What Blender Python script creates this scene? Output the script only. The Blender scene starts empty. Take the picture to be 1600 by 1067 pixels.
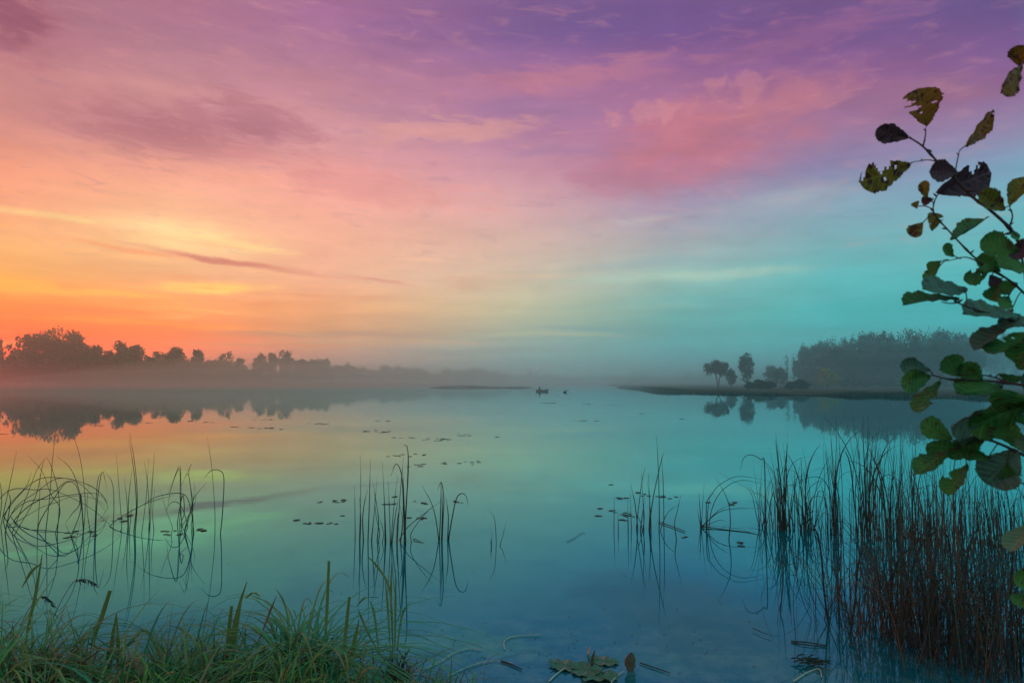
import bpy, math, random
import numpy as np
from mathutils import Vector, Matrix

R = math.radians
S = bpy.context.scene
COL = S.collection

# ------------------------------------------------------------------ camera
FPX, W0, H0, HZ, CAMZ = 1067.0, 1600.0, 1067.0, 596.0, 1.7
PITCH = math.atan((HZ - H0 / 2) / FPX)
cam_d = bpy.data.cameras.new('camera')
cam = bpy.data.objects.new('camera', cam_d)
COL.objects.link(cam)
cam.location = (0, 0, CAMZ)
cam.rotation_euler = (R(90) + PITCH, 0, 0)
cam_d.sensor_width = 36.0
cam_d.lens = 36.0 * FPX / W0
cam_d.clip_start = 0.05
cam_d.clip_end = 6000
cam_d.dof.use_dof = True
cam_d.dof.focus_distance = 14.0
cam_d.dof.aperture_fstop = 9.0
S.camera = cam
S.render.resolution_x, S.render.resolution_y = 1024, 682
S.view_settings.view_transform = 'Standard'
S.view_settings.look = 'None'
S.view_settings.exposure = 0.04
S.view_settings.gamma = 1.0
S.cycles.max_bounces = 6
S.cycles.volume_bounces = 2
S.cycles.transparent_max_bounces = 8


def ray(px, py):
    cx, cz = (px - W0 / 2) / FPX, (H0 / 2 - py) / FPX
    return Vector((cx, math.cos(PITCH) - cz * math.sin(PITCH), math.sin(PITCH) + cz * math.cos(PITCH)))


def ground(px, py, z=0.0):
    d = ray(px, py)
    return Vector((0, 0, CAMZ)) + d * ((z - CAMZ) / d.z)


def aty(px, py, y):
    d = ray(px, py)
    return Vector((0, 0, CAMZ)) + d * (y / d.y)


def azel(px, py):
    d = ray(px, py)
    return math.degrees(math.atan2(d.x, d.y)), math.degrees(math.atan2(d.z, math.hypot(d.x, d.y)))


def lin(c):
    return tuple(((v / 255) / 12.92 if v / 255 <= 0.04045 else ((v / 255 + 0.055) / 1.055) ** 2.4) for v in c) + (1.0,)


# ------------------------------------------------------------------ sky
SUN_AZ, SUN_EL = -62.0, 4.0
world = bpy.data.worlds.new('World')
S.world = world
world.use_nodes = True
NT = world.node_tree
NT.nodes.clear()


class G:
    """small helper for building node graphs"""
    def __init__(self, nt): self.nt = nt
    def n(self, t, **kw):
        x = self.nt.nodes.new(t)
        for k, v in kw.items(): setattr(x, k, v)
        return x
    def put(self, sock, v):
        if isinstance(v, bpy.types.NodeSocket): self.nt.links.new(v, sock)
        else: sock.default_value = v
    def m(self, op, a, b=0.0, c=0.0, clamp=False):
        x = self.n('ShaderNodeMath', operation=op, use_clamp=clamp)
        self.put(x.inputs[0], a); self.put(x.inputs[1], b); self.put(x.inputs[2], c)
        return x.outputs[0]
    def rng(self, v, a, b, c, d, smooth=True):
        x = self.n('ShaderNodeMapRange', interpolation_type='SMOOTHSTEP' if smooth else 'LINEAR')
        for i, q in enumerate((v, a, b, c, d)): self.put(x.inputs[i], q)
        return x.outputs[0]
    def mix(self, f, a, b, blend='MIX'):
        x = self.n('ShaderNodeMix', data_type='RGBA', blend_type=blend)
        self.put(x.inputs[0], f); self.put(x.inputs[6], a); self.put(x.inputs[7], b)
        return x.outputs[2]
    def xyz(self, a, b, c=0.0):
        x = self.n('ShaderNodeCombineXYZ')
        for i, q in enumerate((a, b, c)): self.put(x.inputs[i], q)
        return x.outputs[0]
    def noise(self, vec, scale, detail=4.0, rough=0.55, dist=0.0):
        x = self.n('ShaderNodeTexNoise')
        self.put(x.inputs['Vector'], vec)
        x.inputs['Scale'].default_value = scale
        x.inputs['Detail'].default_value = detail
        x.inputs['Roughness'].default_value = rough
        x.inputs['Distortion'].default_value = dist
        return x.outputs['Fac']
    def ramp(self, f, stops, interp='LINEAR'):
        x = self.n('ShaderNodeValToRGB')
        cr = x.color_ramp
        cr.interpolation = interp
        while len(cr.elements) < len(stops): cr.elements.new(1.0)
        for e, (p, c) in zip(cr.elements, stops):
            e.position = p
        for e, (p, c) in zip(cr.elements, stops):
            e.color = c
        self.put(x.inputs[0], f)
        return x.outputs[0]


g = G(NT)
sep = g.n('ShaderNodeSeparateXYZ')
NT.links.new(g.n('ShaderNodeTexCoord').outputs['Generated'], sep.inputs[0])
dx, dy, dz = sep.outputs
AZ = g.m('MULTIPLY', g.m('ARCTAN2', dx, dy), 57.29578)
EL = g.m('MULTIPLY', g.m('ARCSINE', dz), 57.29578)

ROWS = [0, 60, 130, 200, 260, 320, 380, 430, 480, 520, 560, 595]
SKY = {
    0:    [(165,105,122),(180,115,127),(200,132,130),(215,140,127),(243,155,122),(255,170,125),(255,182,112),(255,178,88),(300,142,44),(330,102,20),(350,82,30),(330,50,62)],
    250:  [(175,112,135),(178,120,140),(200,138,142),(208,140,138),(255,170,145),(255,186,142),(255,200,140),(255,182,125),(285,164,78),(300,132,52),(290,112,68),(270,76,84)],
    500:  [(164,105,147),(168,112,147),(192,130,147),(208,146,152),(238,162,157),(252,174,152),(255,182,148),(255,184,148),(256,172,114),(232,160,110),(206,142,122),(195,116,128)],
    800:  [(124,88,140),(130,92,146),(168,112,152),(175,122,158),(203,144,162),(222,168,168),(218,180,164),(217,192,166),(206,198,160),(168,176,154),(122,166,162),(90,166,172)],
    1050: [(114,80,138),(120,82,142),(160,104,146),(172,112,148),(178,122,152),(168,150,176),(166,170,174),(152,192,182),(116,178,170),(88,172,168),(60,174,176),(40,176,182)],
    1300: [(112,78,132),(124,82,142),(150,94,138),(158,112,148),(140,128,168),(138,166,184),(122,176,182),(96,186,186),(70,178,178),(60,180,180),(45,182,184),(32,180,186)],
    1600: [(100,74,130),(120,80,138),(142,92,138),(148,130,166),(122,160,186),(110,176,186),(92,180,182),(80,180,182),(62,182,182),(56,182,184),(42,182,186),(30,178,186)],
}
ELMAX = 95.0


def efac(e): return (e + 5.0) / ELMAX


def col_ramp(stops):
    stops = sorted(stops, key=lambda s: s[0])
    return g.ramp(g.m('DIVIDE', g.m('ADD', EL, 5.0), ELMAX), [(efac(e), lin(c)) for e, c in stops])


ZEN = (180, 204, 212)  # unseen overhead sky, brightened as fill light for the foreground
cols = []
for x, cs in SKY.items():
    st = [(azel(x, y)[1], tuple(v * (1.0 if y < 540 else 1.22 if y < 580 else 1.42) for v in c)) for y, c in zip(ROWS, cs)]
    top = st[0][1]
    st.append((40.0, tuple(0.6 * a + 0.4 * b for a, b in zip(top, ZEN))))
    wr = min(1.0, max(0.0, x / 1300.0))
    st.append((62.0, tuple(a + (b - a) * wr for a, b in zip((150, 120, 130), (120, 205, 212)))))  # above the view: rosy to teal, invented to tint the haze
    cols.append((azel(x, 420)[0], st))
BACK = [(-2, (150, 190, 198)), (15, (168, 198, 204)), (40, (172, 198, 208)), (62, ZEN)]  # unseen sky behind the camera, brightened as fill light
LEFT = [(-2, (520, 30, 56)), (4, (520, 56, 52)), (12, (340, 74, 70)), (30, (150, 86, 100)), (62, (140, 130, 145))]  # out-of-view overbright red, added to redden the left haze
RIGHT = [(-2, (8, 265, 280)), (10, (20, 265, 280)), (25, (60, 232, 250)), (40, (80, 215, 230)), (62, ZEN)]  # out-of-view overbright teal, added to light the right haze and foreground
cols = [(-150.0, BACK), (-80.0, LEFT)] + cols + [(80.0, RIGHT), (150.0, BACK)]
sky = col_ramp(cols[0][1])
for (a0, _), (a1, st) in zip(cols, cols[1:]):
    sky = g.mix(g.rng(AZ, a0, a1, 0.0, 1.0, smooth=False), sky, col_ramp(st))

# cloud texture: stretched wisps, finer and flatter towards the horizon
pv = g.xyz(g.m('DIVIDE', AZ, 15.0), g.m('DIVIDE', EL, 1.5))
pw = g.xyz(g.m('DIVIDE', AZ, 7.0), g.m('DIVIDE', EL, 3.2), 4.0)
NS = g.noise(pv, 1.0, 6.0, 0.6, 0.4)
NW = g.noise(pw, 1.3, 7.0, 0.62, 0.8)
W1 = g.noise(g.xyz(g.m('DIVIDE', AZ, 9.0), g.m('DIVIDE', EL, 3.0), 11.0), 1.0, 6.0, 0.6)
W2 = g.noise(g.xyz(g.m('DIVIDE', AZ, 9.0), g.m('DIVIDE', EL, 3.0), 23.0), 1.0, 6.0, 0.6)
AZW = g.m('ADD', AZ, g.m('MULTIPLY', g.m('SUBTRACT', W1, 0.5), 12.0))
ELW = g.m('ADD', EL, g.m('MULTIPLY', g.m('SUBTRACT', W2, 0.5), 4.6))
ELS = g.m('ADD', EL, g.m('MULTIPLY', g.m('SUBTRACT', W2, 0.5), 1.1))


def blob(sky, px, py, rx, ry, c, s, rot=0.0, streak=False, core=0.15, tex=0.0):
    """one cloud: an ellipse of sky (pixels of the 1600 px photo turned to degrees) with ragged edges"""
    a0, e0 = azel(px, py)
    k = 1 / 18.6
    ddx, ddy = g.m('SUBTRACT', AZW, a0), g.m('SUBTRACT', ELS if streak else ELW, e0)
    cr, sr = math.cos(R(rot)), math.sin(R(rot))
    u = g.m('ADD', g.m('MULTIPLY', ddx, cr / (rx * k)), g.m('MULTIPLY', ddy, sr / (rx * k)))
    v = g.m('ADD', g.m('MULTIPLY', ddx, -sr / (ry * k)), g.m('MULTIPLY', ddy, cr / (ry * k)))
    q = g.m('SQRT', g.m('ADD', g.m('MULTIPLY', u, u), g.m('MULTIPLY', v, v)))
    f = g.rng(q, 1.0, core, 0.0, s)
    if tex:
        f = g.m('MULTIPLY', f, g.rng(NW, 0.5 - 0.28, 0.5 + 0.2, 1.0 - tex, 1.0))
    return g.mix(f, sky, lin(c))


NB = g.noise(g.xyz(g.m('DIVIDE', AZ, 3.6), g.m('DIVIDE', EL, 1.9), 7.0), 1.0, 9.0, 0.62, 0.6)
NP = g.noise(g.xyz(g.m('DIVIDE', AZ, 1.9), g.m('DIVIDE', EL, 1.3), 3.0), 1.0, 7.0, 0.55, 0.3)
NF = g.noise(g.xyz(g.m('ADD', g.m('DIVIDE', AZ, 3.4), g.m('DIVIDE', EL, 3.0)), g.m('DIVIDE', EL, 0.9), 9.0), 1.0, 9.0, 0.66, 0.5)


def bank(sky, px, py, rx, ry, c0, c1, s, rot=0.0, nz=None, lo=.42, hi=.80, gain=.95):
    """a broken cloud bank: an ellipse eaten into by noise, paler where it is thin"""
    a0, e0 = azel(px, py)
    k = 1 / 18.6
    ddx, ddy = g.m('SUBTRACT', AZ, a0), g.m('SUBTRACT', EL, e0)
    cr, sr = math.cos(R(rot)), math.sin(R(rot))
    u = g.m('ADD', g.m('MULTIPLY', ddx, cr / (rx * k)), g.m('MULTIPLY', ddy, sr / (rx * k)))
    v = g.m('ADD', g.m('MULTIPLY', ddx, -sr / (ry * k)), g.m('MULTIPLY', ddy, cr / (ry * k)))
    q = g.m('SQRT', g.m('ADD', g.m('MULTIPLY', u, u), g.m('MULTIPLY', v, v)))
    f = g.m('ADD', g.m('SUBTRACT', 1.0, q), g.m('MULTIPLY', g.m('SUBTRACT', nz or NB, 0.5), 2.0 * gain))
    d = g.rng(f, lo - .42, hi - .42, 0.0, 1.0)
    col = g.mix(g.rng(f, 0.1, 0.9, 0.0, 1.0), lin(c0), lin(c1))
    return g.mix(g.m('MULTIPLY', d, s), sky, col)


BLOBS = [
    # mauve bank upper left
    (250, 205, 230, 62, (186, 116, 128), 0.55, 2, False, 0.1, 0.75),
    (10, 30, 40, 45, (150, 84, 105), 0.55, 0, False, 0.1, 0.3),
    (300, 150, 260, 18, (218, 152, 148), 0.5, 0, True, 0.1, 0.4),
    (300, 265, 260, 22, (255, 176, 142), 0.5, -2, True, 0.1, 0.3),
    # bright yellow breaks
    (275, 366, 165, 34, (272, 230, 160), 0.85, -3, True, 0.05, 0.45),
    (360, 380, 90, 12, (280, 238, 160), 0.7, -6, True, 0.1, 0.2),
    (70, 336, 90, 9, (255, 218, 140), 0.7, 0, True, 0.1, 0.3),
    (330, 450, 150, 11, (285, 225, 110), 0.9, 2, True, 0.1, 0.3),
    (150, 458, 140, 8, (285, 200, 80), 0.7, 1, True, 0.1, 0.3),
    (20, 442, 60, 22, (285, 195, 66), 0.7, 0, True, 0.1, 0.2),
    (220, 505, 230, 7, (300, 165, 50), 0.7, 0, True, 0.1, 0.3),
    (150, 488, 150, 10, (255, 128, 66), 0.6, -2, True, 0.1, 0.3),
    (420, 538, 260, 4, (255, 160, 100), 0.7, 0, True, 0.1, 0.2),
    # dark slanting streak
    (360, 409, 210, 7, (226, 132, 108), 0.95, -5.5, True, 0.1, 0.2),
    (340, 406, 85, 6, (206, 120, 108), 0.7, -6, True, 0.1, 0.1),
    (590, 437, 90, 5, (228, 148, 128), 0.8, -7, True, 0.1, 0.2),
    (170, 388, 140, 6, (255, 150, 100), 0.6, -3, True, 0.1, 0.2),
    # grey bands over the trees
    (520, 522, 250, 9, (190, 146, 124), 0.75, 0, True, 0.1, 0.3),
    (620, 534, 260, 4, (226, 178, 134), 0.7, 0, True, 0.1, 0.3),
    (850, 522, 190, 5, (190, 196, 156), 0.7, -1, True, 0.1, 0.3),
    (920, 513, 130, 5, (112, 158, 162), 0.6, -1, True, 0.1, 0.3),
    (760, 548, 260, 9, (138, 158, 152), 0.5, 0, True, 0.1, 0.2),
    # pale bands right of the middle
    (1060, 432, 260, 12, (178, 206, 184), 0.7, 1, True, 0.1, 0.4),
    (760, 432, 170, 8, (236, 200, 168), 0.6, 0, True, 0.1, 0.4),
    (980, 345, 150, 8, (190, 178, 178), 0.6, 2, True, 0.1, 0.4),
    (1230, 312, 120, 22, (166, 172, 182), 0.7, 6, True, 0.1, 0.4),
    (1040, 410, 220, 12, (146, 172, 178), 0.5, 2, True, 0.1, 0.3),
    (1150, 470, 260, 14, (100, 178, 178), 0.5, 0, True, 0.1, 0.4),
    (1250, 522, 260, 6, (92, 184, 180), 0.5, 0, True, 0.1, 0.4),
    (980, 480, 200, 10, (150, 190, 172), 0.5, 0, True, 0.1, 0.5),
    # violet gaps and pink bands high up
    (930, 40, 230, 38, (108, 82, 138), 0.75, 0, False, 0.1, 0.4),
    (640, 48, 120, 16, (138, 94, 142), 0.5, 0, False, 0.1, 0.4),
    (800, 130, 260, 20, (186, 122, 146), 0.7, 3, False, 0.1, 0.4),
    (850, 165, 170, 26, (158, 114, 154), 0.7, 2, False, 0.1, 0.3),
    (760, 205, 120, 18, (206, 144, 148), 0.6, 6, False, 0.1, 0.5),
    (880, 240, 110, 14, (158, 116, 156), 0.6, 2, False, 0.1, 0.4),
    (600, 205, 100, 12, (212, 146, 142), 0.5, -4, False, 0.1, 0.4),
    (560, 165, 110, 14, (182, 128, 156), 0.5, 0, False, 0.1, 0.4),
    # large rosy cumulus
    (1090, 225, 230, 82, (186, 112, 136), 0.85, 12, False, 0.15, 0.45),
    (1060, 205, 120, 46, (202, 116, 126), 0.75, 14, False, 0.1, 0.4),
    (1200, 172, 150, 24, (190, 118, 134), 0.7, 6, False, 0.1, 0.4),
    (1010, 275, 150, 30, (184, 120, 142), 0.6, 4, False, 0.1, 0.4),
    (1420, 150, 130, 26, (160, 106, 132), 0.6, -4, False, 0.1, 0.4),
    (1330, 40, 200, 30, (106, 76, 130), 0.5, 0, False, 0.1, 0.4),
]
for b in BLOBS:
    sky = blob(sky, *b[:7], streak=b[7], core=b[8], tex=b[9])
sky = bank(sky, 265, 205, 250, 62, (196, 130, 136), (164, 98, 114), .62, 1, NF, .25, 1.4, 1.2)
sky = bank(sky, 400, 185, 130, 44, (192, 122, 138), (160, 96, 116), .55, -8, NF, .42, 1.1, 1.1)
sky = bank(sky, 30, 28, 70, 60, (170, 98, 115), (140, 74, 98), .7, 0, NB, .40, 1.1, 1.0)
sky = bank(sky, 1090, 225, 210, 78, (180, 116, 142), (196, 116, 130), .55, 13, NB, .15, 1.5, 1.3)
sky = bank(sky, 1200, 165, 170, 34, (176, 112, 140), (198, 122, 134), .5, 5, NB, .25, 1.4, 1.3)
sky = bank(sky, 1020, 172, 62, 36, (196, 126, 142), (212, 138, 140), .45, 10, NP, .55, 1.2, 2.0)
sky = bank(sky, 1156, 134, 58, 32, (186, 118, 144), (204, 132, 142), .42, 0, NP, .55, 1.2, 2.0)
hi_el = g.m('MULTIPLY', g.rng(EL, 6.0, 13.0, 0.0, 1.0), g.rng(AZ, -60.0, 30.0, 1.0, .55))
sky = g.mix(g.m('MULTIPLY', g.rng(NF, .50, .78, 0.0, .42), hi_el), sky, lin((232, 156, 150)))
sky = g.mix(g.m('MULTIPLY', g.rng(NF, .46, .26, 0.0, .34), hi_el), sky, lin((132, 92, 140)))
lo_el = g.m('MULTIPLY', g.rng(EL, 13.0, 7.0, 0.0, 1.0), g.rng(EL, 1.0, 3.0, 0.0, 1.0))
warm_side = g.rng(AZ, 4.0, -22.0, 0.0, 1.0)
sky = g.mix(g.m('MULTIPLY', g.m('MULTIPLY', g.rng(NS, .54, .74, 0.0, .5), lo_el), warm_side), sky, lin((285, 205, 110)))
sky = g.mix(g.m('MULTIPLY', g.m('MULTIPLY', g.rng(NS, .46, .28, 0.0, .45), lo_el), warm_side), sky, lin((270, 128, 74)))
sky = bank(sky, 700, 205, 180, 24, (214, 152, 152), (222, 156, 148), .6, 4, NF, .42, 1.0, 1.2)
sky = bank(sky, 560, 290, 240, 40, (244, 160, 146), (226, 140, 138), .45, -6, NF, .42, 1.1, 1.2)
sky = bank(sky, 900, 120, 260, 26, (176, 112, 146), (192, 120, 140), .5, 4, NF, .42, 1.1, 1.2)
sky = bank(sky, 1250, 60, 260, 30, (140, 90, 140), (152, 96, 138), .5, 4, NF, .42, 1.1, 1.2)
amp = g.rng(EL, 2.0, 16.0, 0.20, 0.10)
tex = g.m('ADD', 1.0, g.m('MULTIPLY', g.m('SUBTRACT', NS, 0.5), g.m('MULTIPLY', amp, 2.4)))
tex = g.m('ADD', tex, g.m('MULTIPLY', g.m('SUBTRACT', NW, 0.5), 0.30))
sky = g.mix(1.0, sky, g.xyz(tex, tex, tex), 'MULTIPLY')
nish = g.n('ShaderNodeTexSky', sky_type='NISHITA', sun_disc=False)
nish.sun_elevation = R(SUN_EL)
nish.sun_rotation = R(SUN_AZ)
bg1, bg2, add, out = g.n('ShaderNodeBackground'), g.n('ShaderNodeBackground'), g.n('ShaderNodeAddShader'), g.n('ShaderNodeOutputWorld')
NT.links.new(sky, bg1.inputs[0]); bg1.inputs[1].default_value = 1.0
NT.links.new(nish.outputs[0], bg2.inputs[0]); bg2.inputs[1].default_value = 0.006
NT.links.new(bg1.outputs[0], add.inputs[0]); NT.links.new(bg2.outputs[0], add.inputs[1])
NT.links.new(add.outputs[0], out.inputs[0])
world.cycles.sampling_method = 'MANUAL'
world.cycles.sample_map_resolution = 512

# ------------------------------------------------------------------ sun
sl = bpy.data.lights.new('sun', 'SUN')
sl.energy = 0.75
sl.angle = R(10)
sl.color = (1.0, 0.11, 0.09)
sun = bpy.data.objects.new('sun', sl)
COL.objects.link(sun)
sd = Vector((math.sin(R(SUN_AZ)) * math.cos(R(SUN_EL)), math.cos(R(SUN_AZ)) * math.cos(R(SUN_EL)), math.sin(R(SUN_EL))))
sun.rotation_euler = sd.to_track_quat('Z', 'Y').to_euler()

HAZE_DENSITY = 0.0012
HAZE_ANISO = 0.88

# ------------------------------------------------------------------ materials
MAT = {}


def mat(name, stops=None, rough=0.7, spec=0.3, transl=0.0, noise_scale=None, bump=0.0, island=True):
    """surface whose colour varies from piece to piece (random per island) or by noise"""
    m = bpy.data.materials.new(name)
    m.use_nodes = True
    nt = m.node_tree
    nt.nodes.clear()
    h = G(nt)
    out = h.n('ShaderNodeOutputMaterial')
    bs = h.n('ShaderNodeBsdfPrincipled')
    if noise_scale:
        tc = h.n('ShaderNodeTexCoord').outputs['Object']
        f = h.noise(tc, noise_scale, 5.0, 0.6)
        f = h.rng(f, 0.3, 0.7, 0.0, 1.0)
        if island:
            f = h.m('ADD', h.m('MULTIPLY', f, 0.5), h.m('MULTIPLY', h.n('ShaderNodeNewGeometry').outputs['Random Per Island'], 0.5))
    else:
        f = h.n('ShaderNodeNewGeometry').outputs['Random Per Island']
    c = h.ramp(f, stops)
    nt.links.new(c, bs.inputs['Base Color'])
    bs.inputs['Roughness'].default_value = rough
    bs.inputs['Specular IOR Level'].default_value = spec
    if bump and noise_scale:
        bp = h.n('ShaderNodeBump')
        bp.inputs['Strength'].default_value = bump
        nt.links.new(f, bp.inputs['Height'])
        nt.links.new(bp.outputs[0], bs.inputs['Normal'])
    if transl:
        tr = h.n('ShaderNodeBsdfTranslucent')
        mx = h.n('ShaderNodeMixShader')
        nt.links.new(c, tr.inputs[0])
        mx.inputs[0].default_value = transl
        nt.links.new(bs.outputs[0], mx.inputs[1]); nt.links.new(tr.outputs[0], mx.inputs[2])
        nt.links.new(mx.outputs[0], out.inputs[0])
    else:
        nt.links.new(bs.outputs[0], out.inputs[0])
    MAT[name] = m
    return m


def st(*cs):
    n = len(cs)
    return [(i / max(1, n - 1), tuple(c) + (1.0,)) for i, c in enumerate(cs)]


mat('foliage_dark', st((.030, .045, .028), (.055, .075, .04), (.09, .10, .05)), 0.8, 0.1, 0.15)
mat('foliage_autumn', st((.06, .055, .03), (.10, .08, .04), (.08, .09, .045)), 0.8, 0.1, 0.15)
mat('foliage_yellow', st((.22, .26, .06), (.34, .34, .08), (.20, .28, .07)), 0.8, 0.1, 0.2)
mat('bark', st((.035, .028, .024), (.07, .058, .05)), 0.9, 0.1, 0, 3.0, 0.4)
mat('reed_dark', st((.008, .026, .022), (.014, .034, .024), (.022, .034, .028), (.010, .034, .032)), 0.6, 0.3)
mat('reed_mixed', st((.012, .045, .034), (.026, .055, .03), (.042, .052, .034), (.012, .045, .042), (.03, .05, .03)), 0.6, 0.3)
mat('reed_brown', st((.055, .055, .03), (.12, .125, .06), (.03, .05, .03), (.09, .10, .055), (.025, .05, .035)), 0.6, 0.3)
mat('grass_green', st((.016, .12, .045), (.045, .24, .055), (.14, .32, .045), (.02, .13, .06), (.20, .23, .06), (.03, .20, .09), (.016, .11, .05)), 0.55, 0.35, 0.2)
mat('cattail_green', st((.045, .16, .045), (.08, .21, .05), (.14, .21, .055), (.05, .17, .06)), 0.5, 0.4, 0.25)
mat('grass_deep', st((.025, .18, .08), (.05, .28, .11), (.035, .22, .09), (.10, .30, .06)), 0.5, 0.4, 0.2)
mat('grass_dry', st((.24, .15, .08), (.30, .22, .12), (.18, .09, .06), (.14, .14, .07), (.22, .12, .09)), 0.7, 0.2, 0.15)
mat('stalk_pale', st((.30, .38, .30), (.38, .42, .30)), 0.6, 0.3)
mat('pad_dark', st((.02, .05, .04), (.04, .07, .05), (.035, .045, .035)), 0.65, 0.12)
mat('pad_green', st((.015, .08, .05), (.045, .15, .085), (.03, .11, .06), (.06, .09, .04)), 0.4, 0.4, 0, 5.0, 0.5)
mat('dead_leaf', st((.05, .035, .025), (.14, .09, .05), (.09, .07, .045)), 0.7, 0.3, 0, 30.0, 0.4)
mat('pale_leaf', st((.45, .55, .55), (.55, .62, .58)), 0.5, 0.4)
mat('boat_hull', st((.10, .13, .12), (.16, .19, .17)), 0.5, 0.4, 0, 3.0, island=False)
mat('boat_inside', st((.06, .06, .05), (.10, .09, .07)), 0.6, 0.3, 0, 5.0, island=False)
mat('jacket', st((.02, .024, .022), (.035, .04, .035)), 0.8, 0.2, 0, 6.0, island=False)
mat('skin', st((.30, .18, .13), (.36, .22, .16)), 0.6, 0.3, 0, 6.0, island=False)
mat('steel', st((.10, .11, .11), (.16, .17, .17)), 0.5, 0.4, 0, 3.0, island=False)
mat('bank_soil', st((.025, .035, .02), (.045, .05, .028), (.035, .05, .025)), 0.95, 0.1, 0, 0.8, 0.5, island=False)


def figure_mat():
    m = bpy.data.materials.new('figure')
    m.use_nodes = True
    h = G(m.node_tree)
    bs = m.node_tree.nodes['Principled BSDF']
    sp = h.n('ShaderNodeSeparateXYZ')
    tc = h.n('ShaderNodeTexCoord').outputs['Object']
    m.node_tree.links.new(tc, sp.inputs[0])
    head = h.m('GREATER_THAN', sp.outputs[2], 1.02)
    hand = h.m('MULTIPLY', h.m('GREATER_THAN', sp.outputs[0], -.37), h.m('GREATER_THAN', sp.outputs[2], .5))
    cloth = h.mix(h.noise(tc, 9.0, 4.0), (.02, .024, .022, 1), (.04, .045, .04, 1))
    m.node_tree.links.new(h.mix(h.m('MAXIMUM', head, hand), cloth, (.32, .20, .15, 1)), bs.inputs['Base Color'])
    bs.inputs['Roughness'].default_value = .8
    MAT['figure'] = m


figure_mat()


def leaf_mat(name, a, b, spot, spot_amt, transl=0.35, rough=0.45):
    m = bpy.data.materials.new(name)
    m.use_nodes = True
    nt = m.node_tree
    nt.nodes.clear()
    h = G(nt)
    out = h.n('ShaderNodeOutputMaterial')
    bs = h.n('ShaderNodeBsdfPrincipled')
    tc = h.n('ShaderNodeTexCoord').outputs['Object']
    f = h.rng(h.noise(tc, 22.0, 4.0), 0.35, 0.68, 0.0, 1.0)
    c = h.mix(f, a + (1,), b + (1,))
    s = h.rng(h.noise(tc, 85.0, 3.0, 0.5), 0.60 - spot_amt, 0.66 - spot_amt, 0.0, 1.0)
    c = h.mix(s, c, spot + (1,))
    us = h.n('ShaderNodeSeparateXYZ')
    nt.links.new(h.n('ShaderNodeUVMap').outputs[0], us.inputs[0])
    au = h.m('ABSOLUTE', us.outputs[1])
    fr = h.m('FRACT', h.m('SUBTRACT', h.m('MULTIPLY', us.outputs[0], 8.0), h.m('MULTIPLY', au, 1.7)))
    vein = h.rng(h.m('ABSOLUTE', h.m('SUBTRACT', fr, 0.5)), 0.0, 0.16, 1.0, 0.0)
    vein = h.m('MAXIMUM', vein, h.rng(au, 0.02, 0.09, 1.0, 0.0))
    c = h.mix(h.m('MULTIPLY', vein, 0.5), c, tuple(min(1, v * 1.9 + .02) for v in b) + (1,))
    rimf = h.m('MULTIPLY', h.rng(h.m('ADD', au, h.m('MULTIPLY', h.noise(tc, 40.0, 3.0), .5)), 1.08, 1.38, 0.0, 1.0), min(1.0, .25 + spot_amt * 9))
    c = h.mix(rimf, c, spot + (1,))
    nt.links.new(c, bs.inputs['Base Color'])
    bs.inputs['Roughness'].default_value = rough
    bs.inputs['Specular IOR Level'].default_value = 0.25
    bp = h.n('ShaderNodeBump')
    bp.inputs['Strength'].default_value = 0.5
    bp.inputs['Distance'].default_value = 0.003
    nt.links.new(h.m('SUBTRACT', h.noise(tc, 160.0, 3.0), h.m('MULTIPLY', vein, 1.5)), bp.inputs['Height'])
    nt.links.new(bp.outputs[0], bs.inputs['Normal'])
    tr = h.n('ShaderNodeBsdfTranslucent')
    nt.links.new(c, tr.inputs[0])
    mx = h.n('ShaderNodeMixShader')
    mx.inputs[0].default_value = transl
    nt.links.new(bs.outputs[0], mx.inputs[1]); nt.links.new(tr.outputs[0], mx.inputs[2])
    nt.links.new(mx.outputs[0], out.inputs[0])
    MAT[name] = m


leaf_mat('leaf_green', (.02, .13, .038), (.055, .22, .045), (.06, .045, .02), 0.0)
leaf_mat('leaf_olive', (.09, .12, .016), (.16, .17, .02), (.05, .025, .02), 0.06)
leaf_mat('leaf_amber', (.13, .085, .01), (.20, .12, .014), (.05, .022, .018), 0.06)
leaf_mat('leaf_purple', (.05, .04, .055), (.085, .06, .075), (.035, .022, .03), 0.05, 0.15)
leaf_mat('leaf_teal', (.035, .12, .085), (.06, .17, .11), (.05, .07, .06), 0.0, 0.2)
leaf_mat('leaf_pale', (.08, .22, .12), (.12, .27, .16), (.10, .14, .08), 0.0, 0.3)
mat('twig', st((.035, .022, .022), (.06, .035, .032)), 0.7, 0.3, 0, 40.0, 0.4, island=False)


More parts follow.
